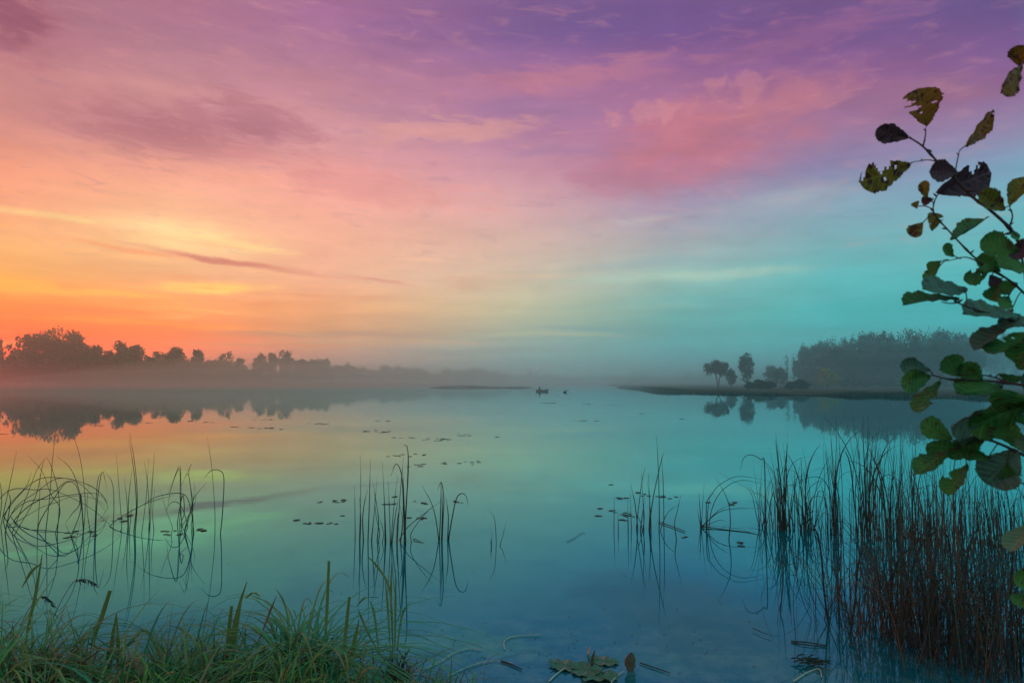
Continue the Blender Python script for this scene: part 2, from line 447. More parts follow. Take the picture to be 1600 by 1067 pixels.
def water_material():
    m = bpy.data.materials.new('lake_water')
    m.use_nodes = True
    nt = m.node_tree
    nt.nodes.clear()
    h = G(nt)
    out = h.n('ShaderNodeOutputMaterial')
    geo = h.n('ShaderNodeNewGeometry')
    pos = geo.outputs['Position']
    mp = h.n('ShaderNodeMapping')
    mp.inputs['Scale'].default_value = (0.35, 1.6, 1.0)
    nt.links.new(pos, mp.inputs[0])
    mp2 = h.n('ShaderNodeMapping')
    mp2.inputs['Scale'].default_value = (0.03, 0.10, 1.0)
    nt.links.new(pos, mp2.inputs[0])
    gate = h.rng(h.noise(mp2.outputs[0], 1.0, 3.0), 0.42, 0.66, 0.25, 1.0)
    hgt = h.m('MULTIPLY', h.noise(mp.outputs[0], 1.0, 3.0, 0.5), gate)
    bp = h.n('ShaderNodeBump')
    bp.inputs['Strength'].default_value = 1.0
    bp.inputs['Distance'].default_value = WATER_BUMP
    nt.links.new(hgt, bp.inputs['Height'])
    # what lies under the surface: clear deep blue-green, a browner weedy bed in the shallows by the near bank
    sp = h.n('ShaderNodeSeparateXYZ')
    nt.links.new(pos, sp.inputs[0])
    bed = h.noise(pos, 5.0, 6.0, 0.62)
    dist = h.m('SQRT', h.m('ADD', h.m('MULTIPLY', sp.outputs[0], sp.outputs[0]), h.m('MULTIPLY', sp.outputs[1], sp.outputs[1])))
    shal = h.m('MULTIPLY', h.rng(dist, 3.8, 6.2, 1.0, 0.0), h.rng(bed, 0.40, 0.68, 0.0, 0.75))
    body = h.mix(shal, BODY + (1,), (.10, .20, .20, 1))
    df = h.n('ShaderNodeBsdfDiffuse')
    nt.links.new(body, df.inputs[0])
    fr = h.n('ShaderNodeFresnel')
    fr.inputs['IOR'].default_value = 1.333
    nt.links.new(bp.outputs[0], fr.inputs['Normal'])
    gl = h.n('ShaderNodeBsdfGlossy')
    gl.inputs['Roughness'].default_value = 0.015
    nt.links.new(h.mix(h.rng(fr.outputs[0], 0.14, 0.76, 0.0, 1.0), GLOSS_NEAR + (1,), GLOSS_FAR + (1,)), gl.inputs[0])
    nt.links.new(bp.outputs[0], gl.inputs['Normal'])
    mx = h.n('ShaderNodeMixShader')
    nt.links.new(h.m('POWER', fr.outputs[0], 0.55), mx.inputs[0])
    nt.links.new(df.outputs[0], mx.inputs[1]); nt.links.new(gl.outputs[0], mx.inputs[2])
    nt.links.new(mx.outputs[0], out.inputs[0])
    MAT['lake_water'] = m


WATER_BUMP = 0.0022
BODY = (.006, .105, .13)
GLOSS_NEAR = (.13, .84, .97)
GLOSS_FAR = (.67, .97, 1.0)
water_material()

# ------------------------------------------------------------------ object helpers


def tag(o, label=None, cat=None, group=None, kind=None):
    for k, v in (('label', label), ('category', cat), ('group', group), ('kind', kind)):
        if v: o[k] = v
    return o


def empty(name, loc):
    o = bpy.data.objects.new(name, None)
    o.location = loc
    COL.objects.link(o)
    o.empty_display_size = 0.1
    return o


def mesh_obj(name, verts, faces, materials, parent=None, mi=None, smooth=True, uv=None):
    me = bpy.data.meshes.new(name)
    me.from_pydata(verts, [], faces)
    for m in (materials if isinstance(materials, (list, tuple)) else [materials]):
        me.materials.append(MAT[m])
    if mi: me.polygons.foreach_set('material_index', mi)
    if smooth: me.polygons.foreach_set('use_smooth', [True] * len(me.polygons))
    if uv:
        lay = me.uv_layers.new(name='uv')
        vi = np.empty(len(me.loops), dtype=np.int32); me.loops.foreach_get('vertex_index', vi)
        lay.data.foreach_set('uv', np.array(uv, dtype=np.float32)[vi].ravel())
    me.update()
    o = bpy.data.objects.new(name, me)
    COL.objects.link(o)
    if parent: o.parent = parent
    return o


class MB:
    """collects tubes, ribbons and quads into one mesh"""
    def __init__(self): self.v, self.f, self.mi, self.cur = [], [], [], 0
    def add(self, vs, fs):
        b = len(self.v)
        self.v += [tuple(p) for p in vs]
        for q in fs:
            self.f.append(tuple(b + i for i in q)); self.mi.append(self.cur)
    def tube(self, pts, radii, n=4):
        vs, fs, m = [], [], len(pts)
        for i, p in enumerate(pts):
            t = (pts[min(i + 1, m - 1)] - pts[max(i - 1, 0)])
            if t.length < 1e-9: t = Vector((0, 0, 1))
            t.normalize()
            a = t.cross(Vector((0.31, 0.95, 0.05)))
            if a.length < 1e-3: a = t.cross(Vector((1, 0, 0)))
            a.normalize(); b = t.cross(a)
            for k in range(n):
                th = 2 * math.pi * k / n
                vs.append(p + (a * math.cos(th) + b * math.sin(th)) * radii[i])
        for i in range(m - 1):
            for k in range(n):
                k2 = (k + 1) % n
                fs.append((i * n + k, i * n + k2, (i + 1) * n + k2, (i + 1) * n + k))
        fs.append(tuple(range(n))[::-1]); fs.append(tuple((m - 1) * n + k for k in range(n)))
        self.add(vs, fs)
    def ribbon(self, pts, widths, side, fold=0.25):
        """a leaf blade: a strip with a shallow V section"""
        vs, fs, m = [], [], len(pts)
        for i, p in enumerate(pts):
            t = pts[min(i + 1, m - 1)] - pts[max(i - 1, 0)]
            if t.length < 1e-9: t = Vector((0, 0, 1))
            t.normalize()
            s = (side - t * side.dot(t))
            if s.length < 1e-4: s = t.orthogonal()
            s.normalize(); nn = t.cross(s)
            w = widths[i] / 2
            vs += [p - s * w + nn * w * fold, p - nn * w * fold, p + s * w + nn * w * fold]
        for i in range(m - 1):
            fs += [(i * 3, i * 3 + 1, i * 3 + 4, i * 3 + 3), (i * 3 + 1, i * 3 + 2, i * 3 + 5, i * 3 + 4)]
        self.add(vs, fs)
    def build(self, name, materials, parent=None, smooth=True, off=None, uv=None):
        vs = self.v
        if off is not None: vs = [(p[0] - off[0], p[1] - off[1], p[2] - off[2]) for p in vs]
        return mesh_obj(name, vs, self.f, materials, parent, self.mi, smooth, uv)


def spline(pts, per=6):
    """Catmull-Rom through the points"""
    if len(pts) == 2: pts = [pts[0], (pts[0] + pts[1]) / 2, pts[1]]
    P = [pts[0] * 2 - pts[1]] + list(pts) + [pts[-1] * 2 - pts[-2]]
    out = []
    for i in range(1, len(P) - 2):
        p0, p1, p2, p3 = P[i - 1:i + 3]
        for k in range(per):
            t = k / per
            out.append(0.5 * ((2 * p1) + (p2 - p0) * t + (2 * p0 - 5 * p1 + 4 * p2 - p3) * t * t + (3 * p1 - p0 - 3 * p2 + p3) * t ** 3))
    out.append(pts[-1].copy())
    return out


# ------------------------------------------------------------------ ground and water
SHORE = [(-300, 602.0), (0, 602.0), (400, 602.3), (700, 601.6), (830, 601.2), (940, 601.6), (965, 606.5), (1030, 611.5), (1100, 614.5), (1250, 617.5), (1420, 620), (1600, 622), (1900, 624)]
SA = [azel(x, y)[0] for x, y in SHORE]
SR = []
for x, y in SHORE:
    p = ground(x, y); SR.append(math.hypot(p.x, p.y))


def shore_r(az): return float(np.interp(az, SA, SR))


NEAR = [(-9.0, 6.2), (-4.5, 4.8), (-3.0, 4.15), (-2.4, 3.8), (-1.9, 3.6), (-1.2, 3.8), (-0.4, 3.75), (0.1, 3.35), (1.2, 3.0), (2.5, 3.1), (4.5, 3.6), (9.0, 5.0)]


def near_y(x): return float(np.interp(x, [a for a, b in NEAR], [b for a, b in NEAR]))


def height(x, y):
    r = math.hypot(x, y); az = math.degrees(math.atan2(x, y))
    h = -0.7
    if -80 < az < 80 and r > 20:
        s = (r - shore_r(az)) / shore_r(az)
        far = -0.7 + min(1.0, max(0.0, (s + 0.02) * 35 * 0.7))
        h = max(h, far)
    elif r > 20:
        h = max(h, -0.7 + min(1.4, (r - 20) * 0.1))
    ny = near_y(x)
    d = ny - y
    h = max(h, -0.7 + min(0.98, max(0.0, (d + 1.4) * 0.5)))
    if h > 0: h += 0.05 * math.sin(x * 1.7) * math.sin(y * 1.3 + 1)
    return h


rs = [0.0] + [1.2 * (1600 / 1.2) ** (i / 110) for i in range(111)]
azs = sorted(set([round(-180 + i * 6.0, 3) for i in range(60)] + [round(-54 + i * 0.9, 3) for i in range(121)]))
verts, faces = [(0, 0, height(0, 0))], []
na = len(azs)
for r in rs[1:]:
    for a in azs:
        x, y = r * math.sin(R(a)), r * math.cos(R(a))
        verts.append((x, y, height(x, y)))
for k in range(na):
    faces.append((0, 1 + (k + 1) % na, 1 + k))
for i in range(len(rs) - 2):
    for k in range(na):
        a, b = 1 + i * na + k, 1 + i * na + (k + 1) % na
        faces.append((a, b, b + na, a + na))
gr = mesh_obj('ground', verts, faces, 'bank_soil')
tag(gr, kind='structure')
wv, wf = [(0, 0, 0)], []
wr = [3, 12, 50, 200, 700, 1590]
for r in wr:
    for k in range(96):
        a = 2 * math.pi * k / 96
        wv.append((r * math.sin(a), r * math.cos(a), 0))
for k in range(96): wf.append((0, 1 + (k + 1) % 96, 1 + k))
for i in range(len(wr) - 1):
    for k in range(96):
        a, b = 1 + i * 96 + k, 1 + i * 96 + (k + 1) % 96
        wf.append((a, b, b + 96, a + 96))
wo = mesh_obj('water', wv, wf, 'lake_water')
tag(wo, kind='structure')

# ------------------------------------------------------------------ haze
hb = [(x, y, z) for x in (-1750, 1750) for y in (-1750, 1750) for z in (-1.9, 34.0)]
hz = mesh_obj('haze', hb, [(0, 1, 3, 2), (4, 6, 7, 5), (0, 4, 5, 1), (2, 3, 7, 6), (0, 2, 6, 4), (1, 5, 7, 3)], 'steel', smooth=False)
hm = bpy.data.materials.new('haze_air')
hm.use_nodes = True
hm.node_tree.nodes.clear()
ho = hm.node_tree.nodes.new('ShaderNodeOutputMaterial')
hv = hm.node_tree.nodes.new('ShaderNodeVolumePrincipled')
hv.inputs['Color'].default_value = (0.72, 0.985, 1.0, 1)
hv.inputs['Density'].default_value = HAZE_DENSITY
hv.inputs['Anisotropy'].default_value = HAZE_ANISO
hm.node_tree.links.new(hv.outputs[0], ho.inputs['Volume'])
hz.data.materials.clear()
hz.data.materials.append(hm)
tag(hz, kind='stuff')

# a thin lens of mist lying on the far half of the lake
WARM, COOL = (1.0, .74, .78, 1), (.74, .98, 1.0, 1)  # red and teal sky light put into the mist's own colour
LENSES = [(h, 475 - 3 * h, 287 - 2 * h, .00042, -350, WARM) for h in (1.8, 2.8, 3.9, 5.2, 6.8, 8.8, 11.2)]
LENSES += [(h, 490 - 2 * h, 292 - h, .00085, 250, COOL) for h in (4.0, 7.5, 11.5, 16.0, 21.0, 27.0)]
for mh, mrx, mry, mdens, mcx, mcol in LENSES:
    mm = hm.copy(); mm.name = 'mist_air'
    mm.node_tree.nodes['Principled Volume'].inputs['Density'].default_value = mdens
    mm.node_tree.nodes['Principled Volume'].inputs['Color'].default_value = mcol
    mv, mf = [], []
    for i in range(17):
        th = math.pi * i / 16
        for k in range(64):
            a = 2 * math.pi * k / 64
            mv.append((mcx + mrx * math.sin(th) * math.cos(a), 330 + mry * math.sin(th) * math.sin(a), .3 + mh * math.cos(th) * (1 if i < 8 else .15)))
    for i in range(16):
        for k in range(64): mf.append((i * 64 + k, (i + 1) * 64 + k, (i + 1) * 64 + (k + 1) % 64, i * 64 + (k + 1) % 64))
    mist = mesh_obj('mist', mv, mf, 'steel')
    mist.data.materials.clear(); mist.data.materials.append(mm)
    tag(mist, kind='stuff')

# ------------------------------------------------------------------ trees


def crown_mesh(rng, lobes, n, size, jit=0.0):
    """leaf clumps scattered through lobes (x, y, z, rx, ry, rz): more near the skin of each lobe, thin gaps between"""
    L = np.array(lobes, float)
    vol = (L[:, 3] * L[:, 4] * L[:, 5]) ** 0.72
    idx = rng.choice(len(L), n, p=vol / vol.sum())
    d = rng.normal(size=(n, 3)); d /= np.linalg.norm(d, axis=1)[:, None]
    rad = rng.uniform(0.15, 1.0, n) ** 0.5 * (1 + np.abs(rng.normal(0, 0.10 + jit, n)))
    c = L[idx, :3] + d * L[idx, 3:6] * rad[:, None]
    # clump the leaves
    c += rng.normal(0, size * 0.6, (n, 3))
    a = rng.normal(size=(n, 3)); a /= np.linalg.norm(a, axis=1)[:, None]
    b = np.cross(a, rng.normal(size=(n, 3))); b /= np.linalg.norm(b, axis=1)[:, None]
    s = size * rng.uniform(0.5, 1.3, n)[:, None]
    v = np.empty((n, 4, 3))
    v[:, 0] = c - a * s; v[:, 1] = c - b * s * 0.62; v[:, 2] = c + a * s; v[:, 3] = c + b * s * 0.62
    me = bpy.data.meshes.new('crown')
    me.vertices.add(n * 4); me.vertices.foreach_set('co', v.ravel())
    me.loops.add(n * 4); me.loops.foreach_set('vertex_index', np.arange(n * 4, dtype=np.int32))
    me.polygons.add(n)
    me.polygons.foreach_set('loop_start', np.arange(0, n * 4, 4, dtype=np.int32))
    me.update(calc_edges=True)
    return me


def trunk_mesh(rnd, h, w, kind):
    m = MB()
    r0 = h * 0.022
    if kind == 'vase':
        for k in range(4):
            a = k * 1.7 + 0.4
            top = Vector((math.cos(a) * w * 0.30, math.sin(a) * w * 0.30, h * rnd.uniform(.66, .8)))
            m.tube(spline([Vector((math.cos(a) * .1, math.sin(a) * .1, -.3)), top * 0.5 - Vector((top.x * .22, top.y * .22, 0)), top]), [r0 * (1 - .75 * i / 12) for i in range(13)], 5)
        return m
    if kind == 'bare':
        m.tube(spline([Vector((0, 0, -.3)), Vector((.08 * w, 0, h * .5)), Vector((0, .05 * w, h))]), [r0 * .6 * (1 - .93 * i / 12) for i in range(13)], 4)
        for k in range(26):
            z = h * rnd.uniform(.22, .97); a = rnd.uniform(0, 6.28); l = w * rnd.uniform(.25, .55) * (1.12 - z / h)
            p0 = Vector((.04 * w, 0, z)); p1 = p0 + Vector((math.cos(a) * l, math.sin(a) * l, l * rnd.uniform(.7, 1.5)))
            m.tube([p0, (p0 + p1) / 2 + Vector((0, 0, -.06 * l)), p1], [r0 * .22, r0 * .14, r0 * .05], 3)
            for q in range(3):
                b0 = p0.lerp(p1, rnd.uniform(.4, .9)); b1 = b0 + Vector((rnd.uniform(-1, 1), rnd.uniform(-1, 1), 1.2)) * l * .3
                m.tube([b0, b1], [r0 * .09, r0 * .04], 3)
        return m
    m.tube(spline([Vector((0, 0, -.3)), Vector((.03 * w, 0, h * .3)), Vector((-.02 * w, .02 * w, h * .62)), Vector((0, 0, h * .86))]), [r0 * (1.15 - .95 * i / 18) for i in range(19)], 6)
    for k in range(7):
        z = h * rnd.uniform(.24, .62); a = k * 2.4 + rnd.uniform(-.4, .4); l = w * rnd.uniform(.28, .42)
        p0 = Vector((0, 0, z)); p1 = p0 + Vector((math.cos(a) * l, math.sin(a) * l, l * rnd.uniform(.5, 1.2)))
        m.tube(spline([p0, (p0 + p1) / 2 + Vector((0, 0, -.08 * l)), p1], 3), [r0 * .45 * (1 - .8 * i / 6) for i in range(7)], 4)
    return m


def lobes_for(rnd, kind, h, w):
    """lobes hung on an uneven envelope, so that the outline is lumpy and no two sides are alike"""
    L = []
    U = rnd.uniform
    def add(x, y, z, rx, rz): L.append([x * w, y * w, z * h, rx * w, rx * w, rz * h])
    def env(n, zc, rxy, rz, r0, r1, asp=1.0, low=-1.0, skew=0.0):
        ph, ph2 = U(0, 6.28), U(0, 6.28)
        for k in range(n):
            sz = U(low, 1.0); a = k * 2.4 + U(-.5, .5)
            q = math.sqrt(max(0, 1 - sz * sz)) * (1 + .16 * math.sin(2 * a + ph) + .10 * math.sin(3 * a + ph2))
            dep = U(.62, 1.0)
            r = U(r0, r1)
            add(q * rxy * dep * math.cos(a) + skew * sz, q * rxy * dep * math.sin(a), zc + sz * rz * dep, r, r * asp * w / h)
    if kind == 'dome':
        env(26, .60, .36, .34, .07, .14, 1.0, -.55, U(-.05, .05))
        add(0, 0, .56, .26, .22); env(8, .30, .36, .16, .09, .14)
    elif kind == 'oval':
        env(24, .58, .32, .38, .09, .17, 1.1, -.8, U(-.06, .06)); add(0, 0, .56, .22, .26); add(0, 0, .26, .2, .12)
    elif kind == 'column':
        env(20, .56, .30, .40, .13, .22, 1.2, -.9, U(-.05, .05)); add(0, 0, .52, .24, .3)
    elif kind == 'vase':
        env(28, .66, .38, .26, .08, .13, 1.0, -.8, U(-.05, .05)); add(.03, 0, .66, .27, .17)
    elif kind == 'sparse':
        env(16, .58, .36, .32, .05, .10, 1.0, -.6); add(0, 0, .40, .26, .17); env(7, .34, .34, .16, .08, .13)
    elif kind == 'poplar':
        env(14, .52, .26, .44, .16, .26, 1.5); add(0, 0, .45, .3, .34)
    elif kind == 'bush':
        env(22, .38, .40, .46, .08, .16, 1.0, -.4, U(-.12, .12)); add(U(-.1, .1), 0, .34, .34, .30)
    top = max(l[2] + l[5] for l in L)
    for l in L:
        l[2] *= h / top; l[5] *= h / top
    return L


CACHE = {}


def make_tree(name, px, ytop, wpx, dist, kind, label, group=None, material='foliage_dark', n=None, size=None, seed=None, share=False, cat='tree', zb=0.4):
    """a tree whose crown tops out at ytop, wpx wide, standing dist metres off"""
    p = aty(px, HZ, dist)
    h = CAMZ + (HZ - ytop) / FPX * dist - zb
    w = wpx / FPX * dist
    sd = seed if seed is not None else int(px * 7 + ytop)
    root = empty(name, (p.x, dist, zb))
    tag(root, label, cat, group)
    size = size or dist * 0.0018
    key = (kind, sd, material) if share else (kind, px, dist)
    if key not in CACHE:
        rnd = random.Random(sd); rng = np.random.default_rng(sd)
        hh, ww = (10.0, 10.0) if share else (h, w)
        tm = None
        if kind != 'bush':
            tm = trunk_mesh(rnd, hh, ww, kind)
        n = n or 2200
        cm = None
        if kind == 'bare':
            lob = [(0, 0, hh * z, ww * .26, ww * .26, hh * .08) for z in (.3, .5, .68, .84)]
            cm = crown_mesh(rng, lob, 120, size * .6)
        else:
            s = size * (10.0 / h if share else 1.0)
            cm = crown_mesh(rng, lobes_for(rnd, kind, hh, ww), n, s, 0.10 if kind == 'sparse' else 0.0)
        cm.materials.append(MAT[material])
        CACHE[key] = (tm, cm, None)
    tm, cm, built = CACHE[key]
    if built is None:
        t = tm.build('trunk', 'bark', root) if tm else None
        c = bpy.data.objects.new('crown' if tm else 'foliage', cm); COL.objects.link(c); c.parent = root
        CACHE[key] = (tm, cm, (t, c))
    else:
        for o in built:
            if o:
                q = o.copy(); COL.objects.link(q); q.parent = root
    if share:
        root.scale = (w / 10.0, w / 10.0, h / 10.0)
        root.rotation_euler.z = (sd * 1.7 + px) % 6.28
    return root


LD = 345.0
LEFT_TREES = [
    (-22, 521, 60, LD, 'dome', 'hazy tree cut by the left edge of the photo beside the broad round one'),
    (36, 523, 54, LD - 6, 'sparse', 'loose-crowned tree forming the left shoulder of the big maroon clump'),
    (66, 515, 66, LD, 'dome', 'broad tall tree in the middle of the big maroon clump'),
    (97, 511, 70, LD - 4, 'dome', 'tallest round-crowned tree topping the big maroon clump on the left bank'),
    (122, 521, 40, LD - 8, 'dome', 'round tree forming the steep right edge of the big maroon clump'),
    (148, 540, 26, LD, 'oval', 'small tree just right of the big maroon clump'),
    (168, 547, 44, LD + 6, 'dome', 'low broad tree filling the dip beside the lone round tree'),
    (201, 533, 54, LD, 'dome', 'wide umbrella-crowned tree second highest on the left bank'),
    (238, 548, 30, LD, 'oval', 'small rounded tree between the umbrella-crowned tree and a pointed one'),
    (269, 542, 36, LD - 4, 'oval', 'tree with pointed crown left of the narrow column tree'),
    (307, 546, 22, LD, 'column', 'narrow column-shaped tree standing alone with sky on both sides'),
    (328, 562, 26, LD + 10, 'dome', 'low tree right of the narrow column tree'),
    (351, 549, 32, LD, 'sparse', 'spiky half-bare tree with fan of bare twigs on top'),
    (374, 560, 18, LD, 'oval', 'slim little tree right of the spiky half-bare one'),
    (404, 552, 25, 370, 'oval', 'round-headed tree leftmost of a close trio'),
    (425, 552, 18, 372, 'oval', 'slim middle tree of a close trio of round heads'),
    (446, 547, 28, 370, 'oval', 'tallest and rightmost tree of a close trio'),
    (470, 562, 22, 380, 'dome', 'low tree between the close trio and a broad grey dome'),
    (498, 560, 46, 380, 'dome', 'broad grey dome-shaped tree right of the close trio'),
    (527, 571, 26, 390, 'dome', 'low fading tree on the slope of the broad grey dome'),
    (547, 567, 24, 400, 'oval', 'small peaked tree right of the broad grey dome'),
    (565, 574, 22, 405, 'dome', 'low hazy tree beside the small peaked one'),
    (582, 578, 18, 410, 'dome', 'lowest hazy tree before the rounded pair'),
    (601, 571, 22, 420, 'oval', 'upright hazy tree left of the rounded pair'),
    (622, 573, 16, 430, 'oval', 'left one of a small rounded pair in the haze'),
    (633, 576, 14, 430, 'oval', 'right one of a small rounded pair in the haze'),
    (659, 578, 28, 450, 'dome', 'faint low dome tree left of the thin reed strip'),
    (690, 582, 34, 460, 'dome', 'faint flat-topped tree above the left end of the thin reed strip'),
    (715, 581, 26, 470, 'dome', 'faint small tree next to the last blue-grey dome'),
    (744, 573, 44, 480, 'dome', 'last blue-grey dome tree of the left bank above the reed strip'),
    (772, 584, 30, 520, 'dome', 'very faint low tree left of the thin mast'),
]
for i, (px, yt, w, d, k, lab) in enumerate(LEFT_TREES):
    make_tree('bank_tree', px, yt, w * 1.14, d, k, lab, 'trees along the left bank', n=4200 if w > 44 else (1100 if k == 'sparse' else 1900), size=0.62, cat='tree')

rb = random.Random(5)
x = -30
k = 0
while x < 790:
    d = 318 + max(0, x - 380) * 0.42
    yt = (554 if x < 290 else 570) + max(0, x - 300) * 0.034 + rb.uniform(-9, 7)
    make_tree('bank_bush', x, yt, rb.uniform(34, 54), d, 'bush', 'dark rounded bush in the undergrowth under the left bank trees', 'undergrowth bushes on the left bank', n=1300, size=0.65, seed=300 + k % 5, share=True, cat='bush', zb=0.3)
    x += rb.uniform(17, 24); k += 1

rb = random.Random(15)
x, k = -40, 0
while x < 640:
    make_tree('bank_bush', x, 585 + max(0, x - 300) * .012 + rb.uniform(-4, 2), rb.uniform(34, 50), 308 + max(0, x - 380) * .42, 'bush', 'dark rounded bush in the undergrowth under the left bank trees', 'undergrowth bushes on the left bank', n=1300, size=0.65, seed=300 + k % 5, share=True, cat='bush', zb=-.4)
    x += rb.uniform(15, 21); k += 1
FARROW = [
    (829, 577, 5, 'poplar', 'taller left one of two spire-like poplars in the far haze'), (838, 580, 4, 'poplar', 'shorter right one of two spire-like poplars in the far haze'),
    (817, 587, 20, 'dome', 'faint tree left of the two spire-like poplars'), (855, 586, 18, 'dome', 'faint round tree right of the two spire-like poplars'),
    (990, 583, 8, 'column', 'faint spire-shaped tree in the far misty row'), (962, 586, 9, 'oval', 'faint small peaked tree left of the far spire-shaped one'),
    (1003, 586, 18, 'dome', 'faint tree right of the far spire-shaped one'), (1076, 582, 12, 'oval', 'faint upright tree in the haze just left of the vase-shaped one'),
    (1097, 584, 14, 'oval', 'faint tree in the haze touching the vase-shaped one'),
]
for px, yt, w, k, lab in FARROW:
    make_tree('far_tree', px, yt, w, 620, k, lab, 'far trees across the lake', n=500, size=1.1, cat='tree')
rb = random.Random(8)
x, k = 776, 0
while x < 1260:
    yt = 590 + rb.uniform(-3, 2.5) - (2 if 900 < x < 925 else 0)
    make_tree('far_tree', x, yt, rb.uniform(14, 26), rb.uniform(600, 680), 'bush', 'faint low tree in the misty row across the lake', 'low far trees across the lake', n=450, size=1.0, seed=400 + k % 4, share=True, cat='tree')
    x += rb.uniform(11, 17); k += 1

RT = [
    (1122, 562, 42, 128, 'vase', 'vase-shaped tree with several bare stems on the spit', 1900, 'foliage_dark'),
    (1142, 577, 18, 130, 'oval', 'small tree tucked between the vase-shaped and the tall oval tree', 900, 'foliage_dark'),
    (1166, 551, 31, 130, 'oval', 'tall upright oval tree on the spit', 1700, 'foliage_dark'),
    (1207, 571, 34, 150, 'dome', 'round pale dome tree left of the bare slender trees', 1500, 'foliage_dark'),
    (1219, 574, 24, 136, 'dome', 'dark dense round tree in front of the pale dome', 1500, 'foliage_dark'),
    (1230, 550, 13, 134, 'bare', 'left one of two slender nearly bare trees', 0, 'foliage_dark'),
    (1240, 553, 13, 136, 'bare', 'right one of two slender nearly bare trees beside the wood', 0, 'foliage_dark'),
    (1293, 576, 36, 118, 'dome', 'small yellow-green tree in front of the dark wood', 1500, 'foliage_yellow'),
]
for px, yt, w, d, k, lab, n, m in RT:
    make_tree('lakeside_tree', px, yt, w, d * 1.3, k, lab, 'trees on the right shore', m, n or None, 0.27, zb=0.45)
for px, yt, w in ((1186, 594, 20), (1172, 597, 16), (1203, 596, 18), (1236, 597, 20), (1250, 594, 24)):
    make_tree('lakeside_bush', px, yt, w, 126, 'bush', 'low dark bush at the foot of the trees on the spit', 'low bushes on the spit', n=700, size=0.22, seed=500, share=True, cat='bush')

TOPS = [(1246, 556), (1250, 544), (1262, 537), (1275, 538), (1290, 530), (1302, 526), (1316, 527), (1335, 525), (1358, 519), (1382, 517), (1400, 521), (1425, 513), (1455, 517), (1470, 514), (1490, 516), (1505, 520), (1530, 524), (1700, 520)]
rb = random.Random(21)
FW = [(1258, 22), (1271, 26), (1285, 24), (1300, 28), (1318, 26), (1334, 24), (1352, 30), (1368, 24), (1384, 30), (1402, 26), (1424, 36), (1446, 30), (1468, 34), (1488, 28), (1504, 26)]
SIDE = ['first tree at the left edge of the dark wood', 'second tree from the left edge of the dark wood', 'third tree from the left edge of the dark wood']
for i, (px, w) in enumerate(FW):
    yt = float(np.interp(px, [a for a, b in TOPS], [b for a, b in TOPS]))
    lab = SIDE[i] if i < 3 else ('highest swelling crown of the dark wood behind the alder leaves' if px == 1424 else 'tall dark tree in the skyline row of the right-hand wood')
    make_tree('wood_tree', px, yt - 1, w * 1.5, 225 + rb.uniform(-8, 12), 'dome' if i % 3 else 'oval', lab, 'skyline trees of the right-hand wood' if i > 2 and px != 1424 else None, n=2600, size=0.38, seed=600 + i % 6, share=True)
for i in range(17):
    px = 1256 + i * 16.5 + rb.uniform(-3, 3)
    yt = float(np.interp(px, [a for a, b in TOPS], [b for a, b in TOPS])) + rb.uniform(14, 34)
    make_tree('wood_tree', px, yt, rb.uniform(34, 46), 205 + rb.uniform(-6, 6), 'dome', 'lower tree on the lake front of the right-hand wood', 'front trees of the right-hand wood', n=2600, size=0.36, seed=620 + i % 5, share=True)
for i in range(14):
    px = 1514 + i * 18
    yt = 524 - min(10, i * 1.7) + rb.uniform(-3, 3)
    make_tree('wood_tree', px, yt, rb.uniform(34, 46), 290 + rb.uniform(-8, 8), 'dome', 'brownish tree in the paler wood behind the alder leaves', 'trees of the paler brown wood', 'foliage_autumn', n=2200, size=0.46, seed=640 + i % 4, share=True)
for i in range(22):
    px = 1262 + i * 21
    make_tree('shore_bush', px, 590 + rb.uniform(-5, 4), rb.uniform(28, 44), 185 + rb.uniform(-5, 5), 'bush', 'low bush along the foot of the right-hand wood', 'bushes along the right-hand shore', n=900, size=0.30, seed=660 + i % 3, share=True, cat='bush')

# the thin mast in the far haze
mp = aty(797, HZ, 700)
mb = MB()
mh = (HZ - 558) / FPX * 700 + 1.7
for sx, sy in ((-1, -1), (1, -1), (1, 1), (-1, 1)):
    mb.tube([Vector((sx * .7, sy * .7, 0)), Vector((sx * .18, sy * .18, mh))], [.11, .08], 4)
for q in range(14):
    z0, z1 = mh * q / 14, mh * (q + 1) / 14
    a, b = .7 - .52 * q / 14, .7 - .52 * (q + 1) / 14
    for s in (1, -1):
        mb.tube([Vector((-s * a, -a, z0)), Vector((s * b, -b, z1))], [.05, .05], 3)
        mb.tube([Vector((a, -s * a, z0)), Vector((b, s * b, z1))], [.05, .05], 3)
mast = mb.build('mast', 'steel')
mast.location = (mp.x, 700, 0.4)
tag(mast, 'thin lattice mast rising out of the far haze', 'mast')

# ------------------------------------------------------------------ reed beds on the far shores (nobody could count them)


